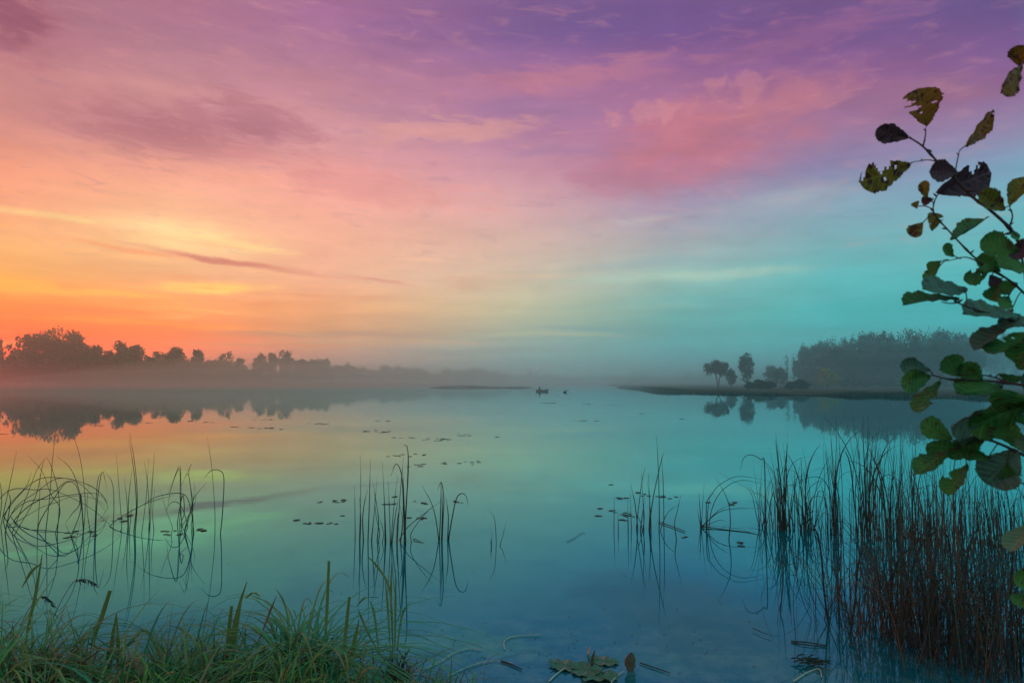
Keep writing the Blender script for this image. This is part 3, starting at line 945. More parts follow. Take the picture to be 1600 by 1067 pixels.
def reed_bed(name, path, n, h0, h1, depth, wid, label, seed):
    rnd = random.Random(seed)
    m = MB()
    for i in range(n):
        t = rnd.random() * (len(path) - 1)
        k = min(int(t), len(path) - 2); f = t - k
        px = path[k][0] + (path[k + 1][0] - path[k][0]) * f
        py = path[k][1] + (path[k + 1][1] - path[k][1]) * f
        p = ground(px, py)
        dirv = Vector((p.x, p.y, 0)).normalized()
        b = p + dirv * rnd.random() ** 1.5 * depth
        edge = min(1.0, .25 + 1.1 * min(t, len(path) - 1 - t) / (.22 * (len(path) - 1)))
        hh = rnd.uniform(h0, h1) * edge * (0.75 + 0.25 * math.sin(px * .05) * math.sin(px * .013 + 1))
        lean = Vector((rnd.gauss(0, .12), rnd.gauss(0, .12), 1)) * hh
        s = wid * rnd.uniform(.6, 1.4)
        a = rnd.uniform(-.6, .6)
        sv = Vector((math.cos(a), math.sin(a), 0)) * s
        base = b + Vector((0, 0, -.1))
        m.add([base - sv, base + sv, base + lean * .7 + sv * .6, base + lean, base + lean * .65 - sv * .6], [(0, 1, 2, 3, 4)])
    o = m.build(name, 'reed_mixed', smooth=False)
    tag(o, label, 'reeds', kind='stuff')


reed_bed('reed_bed', [(668, 606), (720, 605.2), (780, 606), (833, 606)], 2600, .4, .8, 9, .10, 'thin dark strip of reeds standing out in the lake', 1)
reed_bed('reed_bed', [(962, 606.2), (1000, 608.5), (1030, 611.5), (1100, 614.6), (1250, 617.7)], 9000, .35, .85, 34, .06, 'low reeds covering the spit on the right', 2)
reed_bed('reed_bed', [(1250, 617.7), (1420, 620), (1700, 623)], 6500, .35, .8, 12, .05, 'reeds along the water below the dark wood', 3)
reed_bed('reed_bed', [(-60, 602.1), (400, 602.4), (700, 601.8)], 5200, 1.0, 2.0, 14, .25, 'reeds along the water of the left bank', 4)

# ------------------------------------------------------------------ boat and angler
bp_ = ground(847.5, 611.5)
boat = empty('rowing_boat', (bp_.x, bp_.y, 0))
boat.rotation_euler.z = R(-32)
tag(boat, 'small rowing boat far out on the misty lake with one person aboard', 'boat')
BL, BW = 3.2, 1.15
N = 14
ov, of = [], []


def hull_ring(t, inset, zlow):
    x = (t - .5) * BL
    w = BW / 2 * (1 - abs(2 * t - .92) ** 2.6 * .93) if t > .06 else BW / 2 * .62
    w = max(.03, w - inset)
    sheer = .34 + .22 * max(0, (t - .5) * 2) ** 2 + .05 * max(0, (.5 - t) * 2) ** 2
    return [Vector((x, -w, sheer)), Vector((x, -w * .86, sheer * .45)), Vector((x, -w * .5, zlow)), Vector((x, w * .5, zlow)), Vector((x, w * .86, sheer * .45)), Vector((x, w, sheer))]


def hull(inset, zlow):
    v, f = [], []
    for i in range(N + 1): v += hull_ring(i / N, inset, zlow)
    for i in range(N):
        for k in range(5): f.append((i * 6 + k, (i + 1) * 6 + k, (i + 1) * 6 + k + 1, i * 6 + k + 1))
    f.append(tuple(range(6))); f.append(tuple(N * 6 + k for k in range(6))[::-1])
    return v, f


v, f = hull(0, -.12)
mesh_obj('hull', v, f[:-2] + f[-2:], 'boat_hull', boat)
v, f = hull(.045, -.04)
mesh_obj('inner_hull', v, [q[::-1] for q in f], 'boat_inside', boat)
gm = MB()
for s in (0, 5):
    gm.tube([hull_ring(i / N, .01, 0)[s] + Vector((0, 0, .012)) for i in range(N + 1)], [.035] * (N + 1), 6)
gm.build('gunwale', 'boat_hull', boat)


def box(m, c, s):
    c, s = Vector(c), Vector(s) / 2
    vs = [c + Vector((x * s.x, y * s.y, z * s.z)) for x in (-1, 1) for y in (-1, 1) for z in (-1, 1)]
    m.add(vs, [(0, 1, 3, 2), (4, 6, 7, 5), (0, 4, 5, 1), (2, 3, 7, 6), (0, 2, 6, 4), (1, 5, 7, 3)])


for x in (-.85, .25):
    q = MB(); box(q, (x, 0, .27), (.26, BW * .8, .04)); q.build('bench', 'boat_inside', boat, smooth=False)

# the person sits on the stern bench, leaning a little forward, both hands on a fishing rod
pr = empty('person', (bp_.x, bp_.y, 0))
pr.rotation_euler.z = R(-32)
tag(pr, 'person in dark clothes sitting in the stern of the small boat', 'person')
J = [(-.85, 0, .36), (-.86, 0, .56), (-.82, 0, .76), (-.79, 0, .90), (-.76, 0, 1.0), (-.74, 0, 1.12),
     (-.80, .19, .85), (-.68, .25, .62), (-.44, .14, .60), (-.35, .10, .61),
     (-.80, -.19, .85), (-.68, -.25, .62), (-.44, -.14, .60), (-.35, -.10, .61),
     (-.82, .10, .34), (-.42, .16, .40), (-.34, .16, .06), (-.20, .17, .02),
     (-.82, -.10, .34), (-.42, -.16, .40), (-.34, -.16, .06), (-.20, -.17, .02)]
E = [(0, 1), (1, 2), (2, 3), (3, 4), (4, 5), (2, 6), (6, 7), (7, 8), (8, 9), (2, 10), (10, 11), (11, 12), (12, 13), (0, 14), (14, 15), (15, 16), (16, 17), (0, 18), (18, 19), (19, 20), (20, 21)]
for wr, sy in ((9, 1), (13, -1)):
    x0, y0, z0 = J[wr]
    for q in range(4):
        y = y0 - sy * .014 * q + sy * .01
        k = len(J)
        J += [(x0 + .06, y, z0 + .012), (x0 + .085 - .006 * abs(q - 1), y - sy * .004, z0 - .012), (x0 + .065, y - sy * .006, z0 - .035)]
        E += [(wr, k), (k, k + 1), (k + 1, k + 2)]
    k = len(J)
    J += [(x0 + .02, y0 - sy * .035, z0 + .012), (x0 + .045, y0 - sy * .05, z0 + .02)]
    E += [(wr, k), (k, k + 1)]
J += [(-.745, 0, 1.19)]
E += [(5, len(J) - 1)]
RAD = [.15, .15, .15, .065, .10, .085, .075, .055, .042, .035, .075, .055, .042, .035, .11, .075, .055, .045, .11, .075, .055, .045] + [.010, .009, .007] * 4 + [.011, .008] + [.010, .009, .007] * 4 + [.011, .008] + [.07]
me = bpy.data.meshes.new('body')
me.from_pydata(J, E, [])
body = bpy.data.objects.new('body', me)
COL.objects.link(body); body.parent = pr
sk = body.modifiers.new('skin', 'SKIN')
for i, r in enumerate(RAD): me.skin_vertices[0].data[i].radius = (r, r)
me.skin_vertices[0].data[0].use_root = True
body.modifiers.new('subsurf', 'SUBSURF').levels = 2
body.modifiers['subsurf'].render_levels = 2
me.materials.append(MAT['figure'])
cp = MB()
cp.tube([Vector((-.755, 0, 1.12)), Vector((-.757, 0, 1.18)), Vector((-.76, 0, 1.225)), Vector((-.76, 0, 1.245))], [.104, .108, .08, .02], 12)
box(cp, (-.62, 0, 1.135), (.12, .13, .014))
cp.build('cap', 'jacket', pr)
rod = MB()
rod.tube([Vector((-.46, 0, .575)), Vector((-.1, 0, .64)), Vector((.9, 0, .84)), Vector((1.9, 0, .98)), Vector((2.3, 0, .98))], [.014, .012, .008, .005, .003], 5)
boat.scale = pr.scale = (.72, .72, .72)
ro = rod.build('fishing_rod', 'boat_inside')
ro.location = (bp_.x, bp_.y, 0); ro.scale = (.72, .72, .72); ro.rotation_euler.z = R(-32)
tag(ro, 'thin fishing rod held out over the bow of the small boat', 'fishing rod')

# small clump of reeds standing off the tip of the spit, and a floating bird
bd = ground(883, 613)
bird = MB()
bv = [(-.20, .03, .10), (-.12, .09, .075), (0, .11, .085), (.12, .08, .065), (.18, .10, .04)]
bird.tube([Vector((-.24, 0, .13)), Vector((-.16, 0, .09)), Vector((-.02, 0, .07)), Vector((.10, 0, .08)), Vector((.16, 0, .14)), Vector((.175, 0, .24)), Vector((.21, 0, .27)), Vector((.245, 0, .262)), Vector((.31, 0, .25))], [.012, .06, .10, .085, .045, .032, .042, .028, .010], 8)
bo = bird.build('duck', 'jacket')
bo.location = (bd.x, bd.y, 0); bo.scale = (1.3, 1.3, 1.3)
tag(bo, 'tiny dark duck floating to the right of the small boat', 'duck')

# ------------------------------------------------------------------ water plants that stand out of the lake


def stalk_object(pts, parent, off, w, material, rnd, name='stem', per=5, taper=.35):
    m = MB()
    P = spline(pts, per)
    n = len(P)
    rad = [max(.0007, w * (1 - (1 - taper) * i / (n - 1)) * (1 if i < n - 3 else .6)) for i in range(n)]
    m.tube(P, rad, 4)
    return m.build(name, material, parent, off=off)


def stalk_from_px(path, org, sc, end_py=None, rnd=None, wob=0.03):
    """path in crop pixels from the tip down to the waterline; returns world points from the base up"""
    px = [(org[0] + x * sc, org[1] + y * sc) for x, y in path][::-1]
    b = ground(*px[0])
    y1 = b.y if end_py is None else ground(px[-1][0], end_py).y
    n = len(px)
    pts = [Vector((b.x, b.y, -.12))]
    d = rnd.uniform(-1, 1) * wob * 8 if rnd else 0
    for i, (x, y) in enumerate(px):
        t = i / (n - 1)
        p = aty(x, y, b.y + (y1 - b.y) * t + d * t * (1 - t * .3))
        if i == 0: p.z = 0.0
        p.z = max(p.z, 0.004)
        pts.append(p)
    return pts


def stand(name, label, cat, paths, org, sc, w, material, seed, group=None, ends=None):
    rnd = random.Random(seed)
    P = [stalk_from_px(p, org, sc, (ends or {}).get(i), rnd) for i, p in enumerate(paths)]
    c = sum((p[1] for p in P), Vector()) / len(P)
    c.z = 0
    root = empty(name, c)
    tag(root, label, cat, group)
    for i, p in enumerate(P):
        stalk_object(p, root, c, w * rnd.uniform(.85, 1.45), material, rnd)
    return root


LO, LS = (0, 670), 0.2717
loops = [
    [(95, 130), (60, 300), (5, 560)], [(155, 150), (240, 240), (290, 370), (345, 460), (320, 600)],
    [(318, 30), (300, 200), (285, 400), (262, 600)], [(405, 30), (440, 90), (470, 220), (490, 420), (480, 600)],
    [(270, 165), (215, 230), (160, 370), (70, 600)], [(270, 165), (300, 230), (340, 400), (330, 600)],
    [(330, 160), (400, 220), (445, 320), (465, 460), (410, 620)], [(255, 170), (240, 230), (200, 400), (85, 610)],
    [(625, 455), (590, 380), (480, 310), (330, 285), (200, 370), (100, 440), (40, 545)],
    [(622, 450), (600, 400), (540, 370), (440, 375), (280, 400), (150, 420), (60, 500)],
    [(620, 440), (560, 350), (450, 300), (330, 280), (220, 290), (120, 370), (20, 500)],
    [(690, 640), (600, 520), (480, 430), (300, 350), (200, 350), (80, 345), (0, 400), (-40, 520)],
    [(625, 462), (540, 400), (430, 385), (330, 420), (230, 455), (120, 520), (50, 560)],
    [(610, 475), (480, 330), (390, 300), (300, 370), (170, 440), (80, 530)],
    [(470, 470), (440, 330), (380, 310), (310, 400), (235, 520), (215, 590)],
    [(180, 250), (150, 330), (60, 430), (20, 530)], [(230, 260), (228, 400), (215, 590)],
    [(375, 560), (420, 480), (455, 440), (465, 380), (480, 590)], [(40, 350), (60, 420), (30, 600)],
    [(510, 310), (500, 450), (520, 610)], [(-30, 200), (10, 380), (-10, 590)], [(590, 245), (560, 310), (545, 600)],
    [(615, 350), (592, 246), (575, 300), (558, 430), (550, 590)],
]
ends = {8: 795, 9: 795, 10: 793, 11: 838, 12: 797, 13: 799, 14: 800, 17: 822}
stand('dead_reed_tangle', 'tangle of dead reeds bent over into loops at the left edge of the water', 'reeds', loops, LO, LS, .0062, 'reed_dark', 1, 'reed stands in the open water', ends)
ups = [
    [(600, 240), (645, 310), (655, 420), (650, 600)], [(670, 150), (685, 350), (700, 560), (692, 590)],
    [(745, 25), (775, 200), (790, 400), (778, 590)], [(742, 60), (772, 260), (784, 440), (770, 590)], [(760, 230), (740, 400), (738, 590)],
    [(715, 280), (730, 420), (735, 560)], [(830, 190), (850, 330), (860, 560)], [(855, 170), (840, 400), (815, 600)],
    [(890, 130), (875, 350), (862, 590)], [(886, 150), (868, 380), (855, 570)], [(890, 330), (878, 480), (885, 590)], [(760, 430), (752, 500), (745, 590)],
]
stand('reed_stand', 'upright rushes with one tall pointed pair between the looped tangle and the bent brown ones', 'reeds', ups, LO, LS, .0062, 'reed_dark', 2, 'reed stands in the open water')
bent = [
    [(965, 380), (1030, 215), (1040, 300), (1040, 420), (1033, 540)], [(960, 470), (985, 340), (1032, 230), (1036, 400), (1045, 550)],
    [(1040, 330), (1100, 205), (1085, 260), (1110, 430), (1100, 560)], [(1045, 320), (1083, 262), (1105, 440), (1112, 600)],
    [(1120, 310), (1105, 450), (1060, 600)], [(1190, 305), (1120, 390), (1095, 470), (1062, 580)],
    [(800, 450), (900, 390), (1040, 370), (1090, 430), (1115, 600)], [(1000, 380), (860, 420), (740, 480), (632, 560)],
    [(920, 350), (960, 480), (990, 560), (985, 610)], [(1080, 690), (1040, 560), (1060, 480), (1050, 380), (1020, 540)],
    [(950, 470), (990, 420), (1040, 440), (1080, 560)], [(1125, 330), (1122, 420), (1070, 520), (1050, 560)], [(1090, 400), (1110, 500), (1105, 600)],
]
stand('reed_stand', 'bent and broken brown rushes with kinked tops left of the two lone stalks', 'reeds', bent, LO, LS, .0058, 'reed_dark', 3, 'reed stands in the open water', {9: 850, 7: 812})
stand('reed_stalk', 'tall straight single stalk standing alone beside a hooked one', 'reed', [[(1190, 40), (1215, 200), (1235, 450), (1236, 600)]], LO, LS, .0065, 'reed_dark', 4)
stand('reed_stalk', 'single stalk with its top hooked over to the left like a cane', 'reed', [[(1175, 280), (1215, 240), (1265, 240), (1288, 290), (1278, 500), (1268, 600)]], LO, LS, .0065, 'reed_dark', 5)

MO, MS = (500, 680), 0.3
mid = [
    [(180, 265), (182, 400), (183, 540)], [(210, 100), (212, 300), (205, 545)], [(205, 320), (212, 440), (208, 550)], [(262, 130), (258, 320), (250, 545)],
    [(275, 240), (295, 360), (305, 450), (298, 545)], [(297, 230), (285, 370), (270, 550)], [(325, 140), (335, 350), (338, 555)], [(328, 200), (338, 400), (343, 555)],
    [(355, 240), (362, 400), (366, 560)], [(248, 280), (230, 360), (222, 440), (226, 550)], [(285, 360), (278, 450), (268, 550)],
    [(405, 210), (385, 370), (370, 565)], [(408, 330), (392, 420), (375, 565)], [(435, 110), (418, 300), (402, 560)], [(433, 50), (455, 65), (460, 180), (448, 380), (443, 565)],
    [(458, 120), (452, 330), (438, 565)], [(430, 160), (437, 320), (447, 560)], [(370, 210), (392, 152), (415, 170), (430, 260), (440, 560)], [(385, 200), (388, 155), (425, 158), (432, 210)],
    [(415, 362), (403, 450), (400, 555)], [(418, 365), (430, 450), (420, 560)], [(430, 370), (437, 450), (445, 565)],
    [(300, 400), (330, 500), (325, 560)], [(282, 300), (292, 420), (310, 500), (305, 555)],
]
mid = [p for p in mid if len(p) != 4 or p[-1][1] > 400]
stand('reed_stand', 'tall upright rushes with a drooping tassel top in the middle of the water', 'reeds', mid, MO, MS, .0068, 'reed_dark', 6, 'reed stands in the open water')
midr = [
    [(625, 345), (540, 410), (460, 475), (415, 545)], [(590, 365), (520, 440), (475, 510), (475, 555)], [(530, 260), (575, 340), (600, 420), (618, 545)],
    [(630, 240), (628, 400), (622, 545)], [(633, 245), (636, 400), (632, 550)], [(637, 300), (638, 420), (637, 548)], [(612, 285), (632, 245), (645, 330), (640, 450), (636, 550)],
    [(655, 320), (668, 420), (665, 545)], [(772, 365), (760, 315), (735, 303), (710, 330), (690, 420), (670, 545)], [(545, 560), (515, 550), (488, 543)],
]
stand('reed_stand', 'rushes with one dark folded spike and a long hooked stem right of the tassel-topped ones', 'reeds', midr, MO, MS, .0068, 'reed_dark', 7, 'reed stands in the open water', {9: 848})
stand('reed_pair', 'small pair of thin stems spread in a V in open water', 'reeds', [[(885, 390), (910, 440), (918, 560)], [(970, 450), (950, 530), (938, 575)], [(888, 540), (892, 575)], [(925, 465), (942, 470)] and [(895, 500), (893, 575)]], MO, MS, .0055, 'reed_dark', 8, 'reed stands in the open water')

RO, RS = (860, 680), 0.2812
rgt = [
    [(355, 330), (354, 420), (353, 520)], [(375, 420), (377, 530)], [(430, 350), (432, 530)], [(443, 310), (450, 520)], [(445, 270), (470, 380), (485, 520)], [(530, 170), (510, 250), (490, 400), (478, 520)],
    [(545, 210), (552, 400), (548, 525)], [(505, 200), (516, 400), (520, 530)], [(518, 380), (522, 450), (515, 530)], [(590, 0), (600, 200), (605, 400), (604, 525)],
    [(630, 90), (612, 160), (580, 300), (560, 420), (553, 525)], [(618, 110), (628, 300), (631, 525)], [(710, 390), (665, 415), (635, 460), (612, 530)], [(725, 330), (705, 420), (690, 490), (700, 580)],
    [(540, 260), (556, 420), (560, 530)], [(470, 420), (500, 480), (510, 525)], [(525, 330), (510, 450), (500, 530)],
]
stand('reed_stand', 'thin rushes with two tall needle stems among floating pads right of the middle', 'reeds', rgt, RO, RS, .0062, 'reed_dark', 9, 'reed stands in the open water')
rg2 = [
    [(825, 320), (832, 420), (838, 510)], [(855, 265), (845, 400), (840, 510)], [(890, 310), (875, 420), (870, 530)], [(815, 410), (828, 470), (834, 510)],
    [(1185, 245), (1040, 228), (940, 275), (895, 330), (868, 380), (866, 530)], [(1185, 270), (1060, 250), (960, 300), (900, 400), (880, 530)],
    [(1170, 405), (1010, 408), (930, 430), (870, 480), (842, 512)], [(990, 390), (930, 420), (880, 470), (845, 512)], [(920, 235), (985, 360), (1000, 470), (992, 580)],
    [(1055, 190), (1075, 125), (1120, 108), (1170, 135), (1190, 160), (1195, 540)], [(975, 480), (940, 470), (880, 495), (840, 515)], [(1170, 565), (1090, 580), (960, 572), (840, 512)],
]
stand('reed_stand', 'sparse wiry rushes arching in wide hoops left of the dense right-hand reeds', 'reeds', rg2, RO, RS, .0056, 'reed_dark', 10, 'reed stands in the open water', {11: 841, 10: 815, 6: 826})
sk_ = stalk_from_px([(748, 525), (680, 505), (600, 485)], RO, RS, 829, random.Random(3))
for q in sk_: q.z = .012
so = MB(); so.tube(spline(sk_[1:], 4), [.0055] * len(spline(sk_[1:], 4)), 5)
tag(so.build('floating_stick', 'reed_dark'), 'short dark stick floating at the foot of the two needle stems', 'stick')


# dense stands on the right, grown from their roots


def grow(rnd, base, h, lean, droop, ang, n=9):
    L = Vector((math.cos(ang), math.sin(ang), 0))
    pts = [base + Vector((0, 0, -.12))]
    wob = rnd.uniform(-.02, .02)
    for i in range(n):
        t = i / (n - 1)
        z = h * (t - droop * max(0, t - .45) ** 2 * 2.2)
        out = h * (lean * t + droop * 1.1 * max(0, t - .35) ** 2)
        pts.append(base + L * out + Vector((wob * math.sin(t * 5), 0, max(.01, z))))
    return pts


def thicket(name, label, centre, n, spread, hts, seed, mats, w=.0058, droopy=.4, lean=.12, group='thick reed clumps at the right', leafy=0, mass=0, straw=0):
    rnd = random.Random(seed)
    c = ground(*centre)
    root = empty(name, c)
    tag(root, label, 'reeds', group)
    for i in range(n):
        b = c + Vector((rnd.gauss(0, spread[0]), rnd.gauss(0, spread[1]), 0))
        h = rnd.uniform(*hts) * (1 if rnd.random() > .25 else .62)
        dr = rnd.uniform(.25, 1.0) if rnd.random() < droopy else rnd.uniform(0, .12)
        P = grow(rnd, b, h, abs(rnd.gauss(0, lean)), dr, rnd.uniform(0, 6.28))
        stalk_object(P, root, c, w * rnd.uniform(.6, 1.3), mats[i % len(mats)], rnd, per=2, taper=.25)
    for i in range(straw):
        b = c + Vector((rnd.gauss(0, spread[0] * 1.1), rnd.gauss(0, spread[1]), 0))
        P = grow(rnd, b, rnd.uniform(hts[0] * .6, hts[1] * .85), abs(rnd.gauss(.1, lean)), rnd.uniform(.5, 1.25), rnd.uniform(0, 6.28), 10)
        stalk_object(P, root, c, w * rnd.uniform(.5, .95), 'grass_dry', rnd, per=2, taper=.3)
    if mass:
        m = MB()
        for i in range(mass):
            b = c + Vector((rnd.gauss(0, spread[0] * 1.15), rnd.gauss(0, spread[1]), 0))
            h = rnd.uniform(hts[0] * .4, hts[1] * .95)
            P = grow(rnd, b, h, abs(rnd.gauss(0, lean * 1.7)), rnd.uniform(.2, 1.0) if rnd.random() < .35 else rnd.uniform(0, .2), rnd.uniform(0, 6.28), 7)
            q = w * rnd.uniform(.3, .75)
            m.cur = i % len(mats)
            m.tube(P, [q * (1 - .7 * k / len(P)) for k in range(len(P))], 3)
        mo = m.build('stems', mats, root, off=c)
        mo['kind'] = 'stuff'
    for i in range(leafy):
        b = c + Vector((rnd.gauss(0, spread[0]), rnd.gauss(0, spread[1]), 0))
        P = grow(rnd, b, hts[1] * rnd.uniform(.8, 1.12), abs(rnd.gauss(0, .1)), rnd.uniform(0, .5), rnd.uniform(0, 6.28), 10)
        m = MB(); m.ribbon(P, [.013 * min(1, (len(P) - k) / 4.5) for k in range(len(P))], Vector((math.cos(i), .4, 0)))
        m.build('leaf', mats[0], root, off=c)
    return root


D, M_, B = 'reed_dark', 'reed_mixed', 'reed_brown'
thicket('reed_clump', 'narrow clump with kinked leaves at the left end of the dense right-hand reeds', (1194, 824), 15, (.05, .05), (.5, .85), 11, [D], .005, .5, .14)
thicket('reed_clump', 'clump with a shaggy drooping top, second from the left in the dense right-hand reeds', (1222, 828), 30, (.05, .06), (.7, 1.22), 12, [D, D, M_], .0055, .45, .13, leafy=4)
thicket('reed_clump', 'clump with broad drooping leaves just right of the shaggy-topped one', (1256, 828), 24, (.05, .06), (.6, 1.1), 13, [D, D, M_], .0055, .5, .14, leafy=3)
thicket('reed_clump', 'low twiggy clump between the drooping reeds and the tall straight spikes', (1280, 832), 20, (.12, .1), (.3, .75), 14, [D, M_], .0045, .45, .2)
thicket('reed_clump', 'straight upright clump with two tall spear tips over the wood reflection', (1303, 834), 22, (.05, .06), (.75, 1.3), 15, [D, D, M_], .0055, .2, .06, leafy=3)
thicket('reed_clump', 'tall cattail clump fanned out above all the others', (1348, 838), 24, (.05, .06), (.9, 1.5), 16, [M_, D], .0055, .15, .07, leafy=8)
thicket('reed_clump', 'back row clump of straight reeds half behind the lowest alder leaves', (1400, 842), 44, (.16, .14), (.75, 1.32), 17, [M_, D, B], .005, .2, .06, leafy=6, mass=60)
thicket('reed_clump', 'back row clump of brownish reeds under the big grey-green leaf', (1462, 850), 50, (.22, .16), (.65, 1.15), 18, [M_, B, D], .005, .2, .07, leafy=3, mass=70)
thicket('reed_clump', 'back row clump of thin reeds near the right edge', (1540, 856), 50, (.24, .16), (.6, 1.02), 19, [M_, D, B], .005, .2, .08, mass=70)
thicket('reed_clump', 'back row clump cut by the right edge of the photo', (1615, 860), 40, (.2, .16), (.6, 1.0), 20, [M_, D], .005, .2, .08, mass=60)
thicket('reed_clump', 'sparse leaning stems at the open left side of the foremost dense clump', (1352, 985), 26, (0.2, 0.3), (.45, .95), 21, [D, M_, D], .004, .45, .24, straw=9, leafy=6, mass=50)
thicket('reed_clump', 'mixed green and red-brown clump left of the thickest brown one', (1412, 1003), 64, (0.17, 0.34), (.6, 1.12), 22, [D, M_, M_, D, B], .0038, .45, .24, straw=9, leafy=6, mass=110)
thicket('reed_clump', 'thickest red-brown clump in the right foreground', (1482, 1022), 90, (0.15, 0.36), (.6, 1.22), 23, [B, M_, D, M_, D], .0038, .45, .24, straw=9, leafy=6, mass=150)
thicket('reed_clump', 'dark clump with arching dry stems right of the thickest brown one', (1548, 1024), 70, (0.16, 0.36), (.5, 1.05), 24, [D, M_, D, M_, B], .0038, .45, .24, straw=9, leafy=6, mass=140)
thicket('reed_clump', 'tangled dark clump at the right edge in the foreground', (1615, 1016), 60, (0.16, 0.36), (.5, 1.0), 25, [D, M_, D], .0038, .45, .24, straw=9, leafy=6, mass=120)

# ------------------------------------------------------------------ floating pads


def pad_mesh(r, seed, notch=True, wavy=0.03):
    rnd = random.Random(seed)
    vs, n = [(0, 0, .02)], 18
    a0 = .16 if notch else 0.0
    for i in range(n + (1 if notch else 0)):
        a = a0 + (2 * math.pi - 2 * a0) * i / n
        q = r * (1 + rnd.uniform(-.06, .06) + .04 * math.sin(a * 2 + seed))
        vs.append((q * math.cos(a), q * math.sin(a), .02 + abs(rnd.gauss(0, wavy)) * r))
    k = len(vs) - 1
    fs = [(0, i, i + 1) for i in range(1, k)]
    if not notch: fs.append((0, k, 1))
    me = bpy.data.meshes.new('lily_pad')
    me.from_pydata(vs, [], fs)
    me.polygons.foreach_set('use_smooth', [True] * len(fs))
    me.materials.append(MAT['pad_dark'])
    return me


PADM = [pad_mesh(1.0, s, True, .05) for s in range(6)]
DRIFTS = [
    ((391, 656, 40, 1.5, 6), (391, 669, 34, 2, 8), (358, 667, 22, 1.5, 4), (480, 661, 34, 4, 7), (435, 671, 6, 1, 2), 'dark pads in the drift in front of the left tree reflections'),
    ((126, 665, 40, 1.5, 5), (225, 661, 26, 1.5, 4), (265, 658, 36, 1, 5), (313, 660, 22, 1.5, 4), (0, 678, 18, 1.5, 4), 'thin dark pads strung along the reflections of the left bank trees'),
    ((569, 674, 40, 4, 12), (588, 658, 26, 1, 4), (610, 684, 40, 1, 6), (655, 687, 50, 4, 12), (711, 680, 36, 3, 7), (770, 683, 12, 1, 2), 'dark pads in the drift beyond the tassel-topped rushes'),
    ((604, 712, 68, 6, 10), (638, 727, 28, 4, 6), (693, 723, 58, 6, 10), 'dark pads around the tips of the tassel-topped rushes'),
    ((490, 783, 50, 5, 10), (458, 813, 10, 1.5, 2), (474, 817, 30, 4, 7), (512, 818, 16, 3, 3), (531, 806, 4, 1, 1), 'dark pads in the open water left of the middle rushes'),
    ((608, 776, 12, 2, 2), (600, 790, 18, 6, 3), (636, 810, 34, 3, 8), (646, 786, 20, 6, 5), (708, 784, 16, 3, 4), 'dark pads between the middle rushes'),
    ((950, 757, 26, 1.5, 2), (994, 772, 24, 8, 6), (1022, 776, 36, 6, 9), (962, 779, 18, 4, 5), (932, 794, 12, 2, 2), (945, 799, 16, 5, 5), (972, 803, 24, 9, 9), (935, 806, 4, 1, 1), (970, 812, 12, 3, 2), 'dark pads around the thin rushes right of the middle'),
    ((1128, 787, 28, 5, 6), (1100, 785, 10, 2, 2), (1150, 850, 12, 8, 3), (1062, 839, 16, 3, 2), 'dark pads under the wide hoop-bent rushes'),
    ((890, 657.5, 50, 1, 7), (996, 646, 12, 1, 3), (903, 632, 18, 1, 3), (843, 630, 32, 1, 4), (942, 633, 30, 1, 4), (1056, 655, 30, 1, 3), 'faint pads far out on the open lake'),
    ((100, 835, 60, 12, 7), (160, 812, 50, 6, 6), (250, 832, 40, 8, 7), (185, 805, 20, 3, 3), (310, 830, 20, 10, 4), 'pads drifting among the left-hand reeds'),
]
rnd = random.Random(77)
np_ = 0
for dr in DRIFTS:
    for (x, y, w, h, n) in dr[:-1]:
        for i in range(n):
            px = x + rnd.random() * w; py = y + rnd.uniform(-.5, .5) * h
            p = ground(px, py)
            o = bpy.data.objects.new('lily_pad', PADM[np_ % 6]); np_ += 1
            s = p.y * rnd.uniform(.0017, .0034) if p.y > 12 else rnd.uniform(.018, .036)
            o.location = (p.x, p.y, rnd.uniform(.001, .004))
            o.scale = (s * rnd.uniform(1, 1.5), s, s)
            o.rotation_euler.z = rnd.uniform(-.5, .5) + (3.14 if rnd.random() < .5 else 0)
            COL.objects.link(o)
            tag(o, dr[-1].replace('pads', 'pad', 1).replace('thin dark pad strung', 'thin dark pad in the line'), 'lily pad', 'floating pads: ' + dr[-1])



def ragged_pad(seed):
    """a blotched leaf lying on the water: scalloped rim, ribs running out from the middle, one deep notch"""
    rnd = random.Random(seed)
    n, rings = 56, 6
    vs, fs = [(0, 0, .05)], []
    ph = rnd.uniform(0, 6)
    for j in range(1, rings + 1):
        q = j / rings
        for i in range(n):
            a = 2 * math.pi * i / n
            rim = 1 + (.07 * abs(math.sin(a * 8 + ph)) + .08 * math.sin(2 * a + ph) + rnd.uniform(-.03, .03)) * q
            if abs(a - math.pi) < .16 * q: rim *= .55 + .45 * abs(a - math.pi) / .16
            z = .05 + .10 * math.sin(a * 9 + ph) * q * (1 - .3 * q) + rnd.uniform(-.03, .03) + (.18 * q ** 4 if math.sin(a * 1.5 + ph) > .5 else 0)
            vs.append((q * rim * math.cos(a), q * rim * math.sin(a), max(.01, z)))
    for i in range(n): fs.append((0, 1 + i, 1 + (i + 1) % n))
    for j in range(rings - 1):
        for i in range(n):
            a, b = 1 + j * n + i, 1 + j * n + (i + 1) % n
            fs.append((a, a + n, b + n, b))
    me = bpy.data.meshes.new('green_pad')
    me.from_pydata(vs, [], fs)
    me.polygons.foreach_set('use_smooth', [True] * len(fs))
    me.materials.append(MAT['pad_green'])
    return me


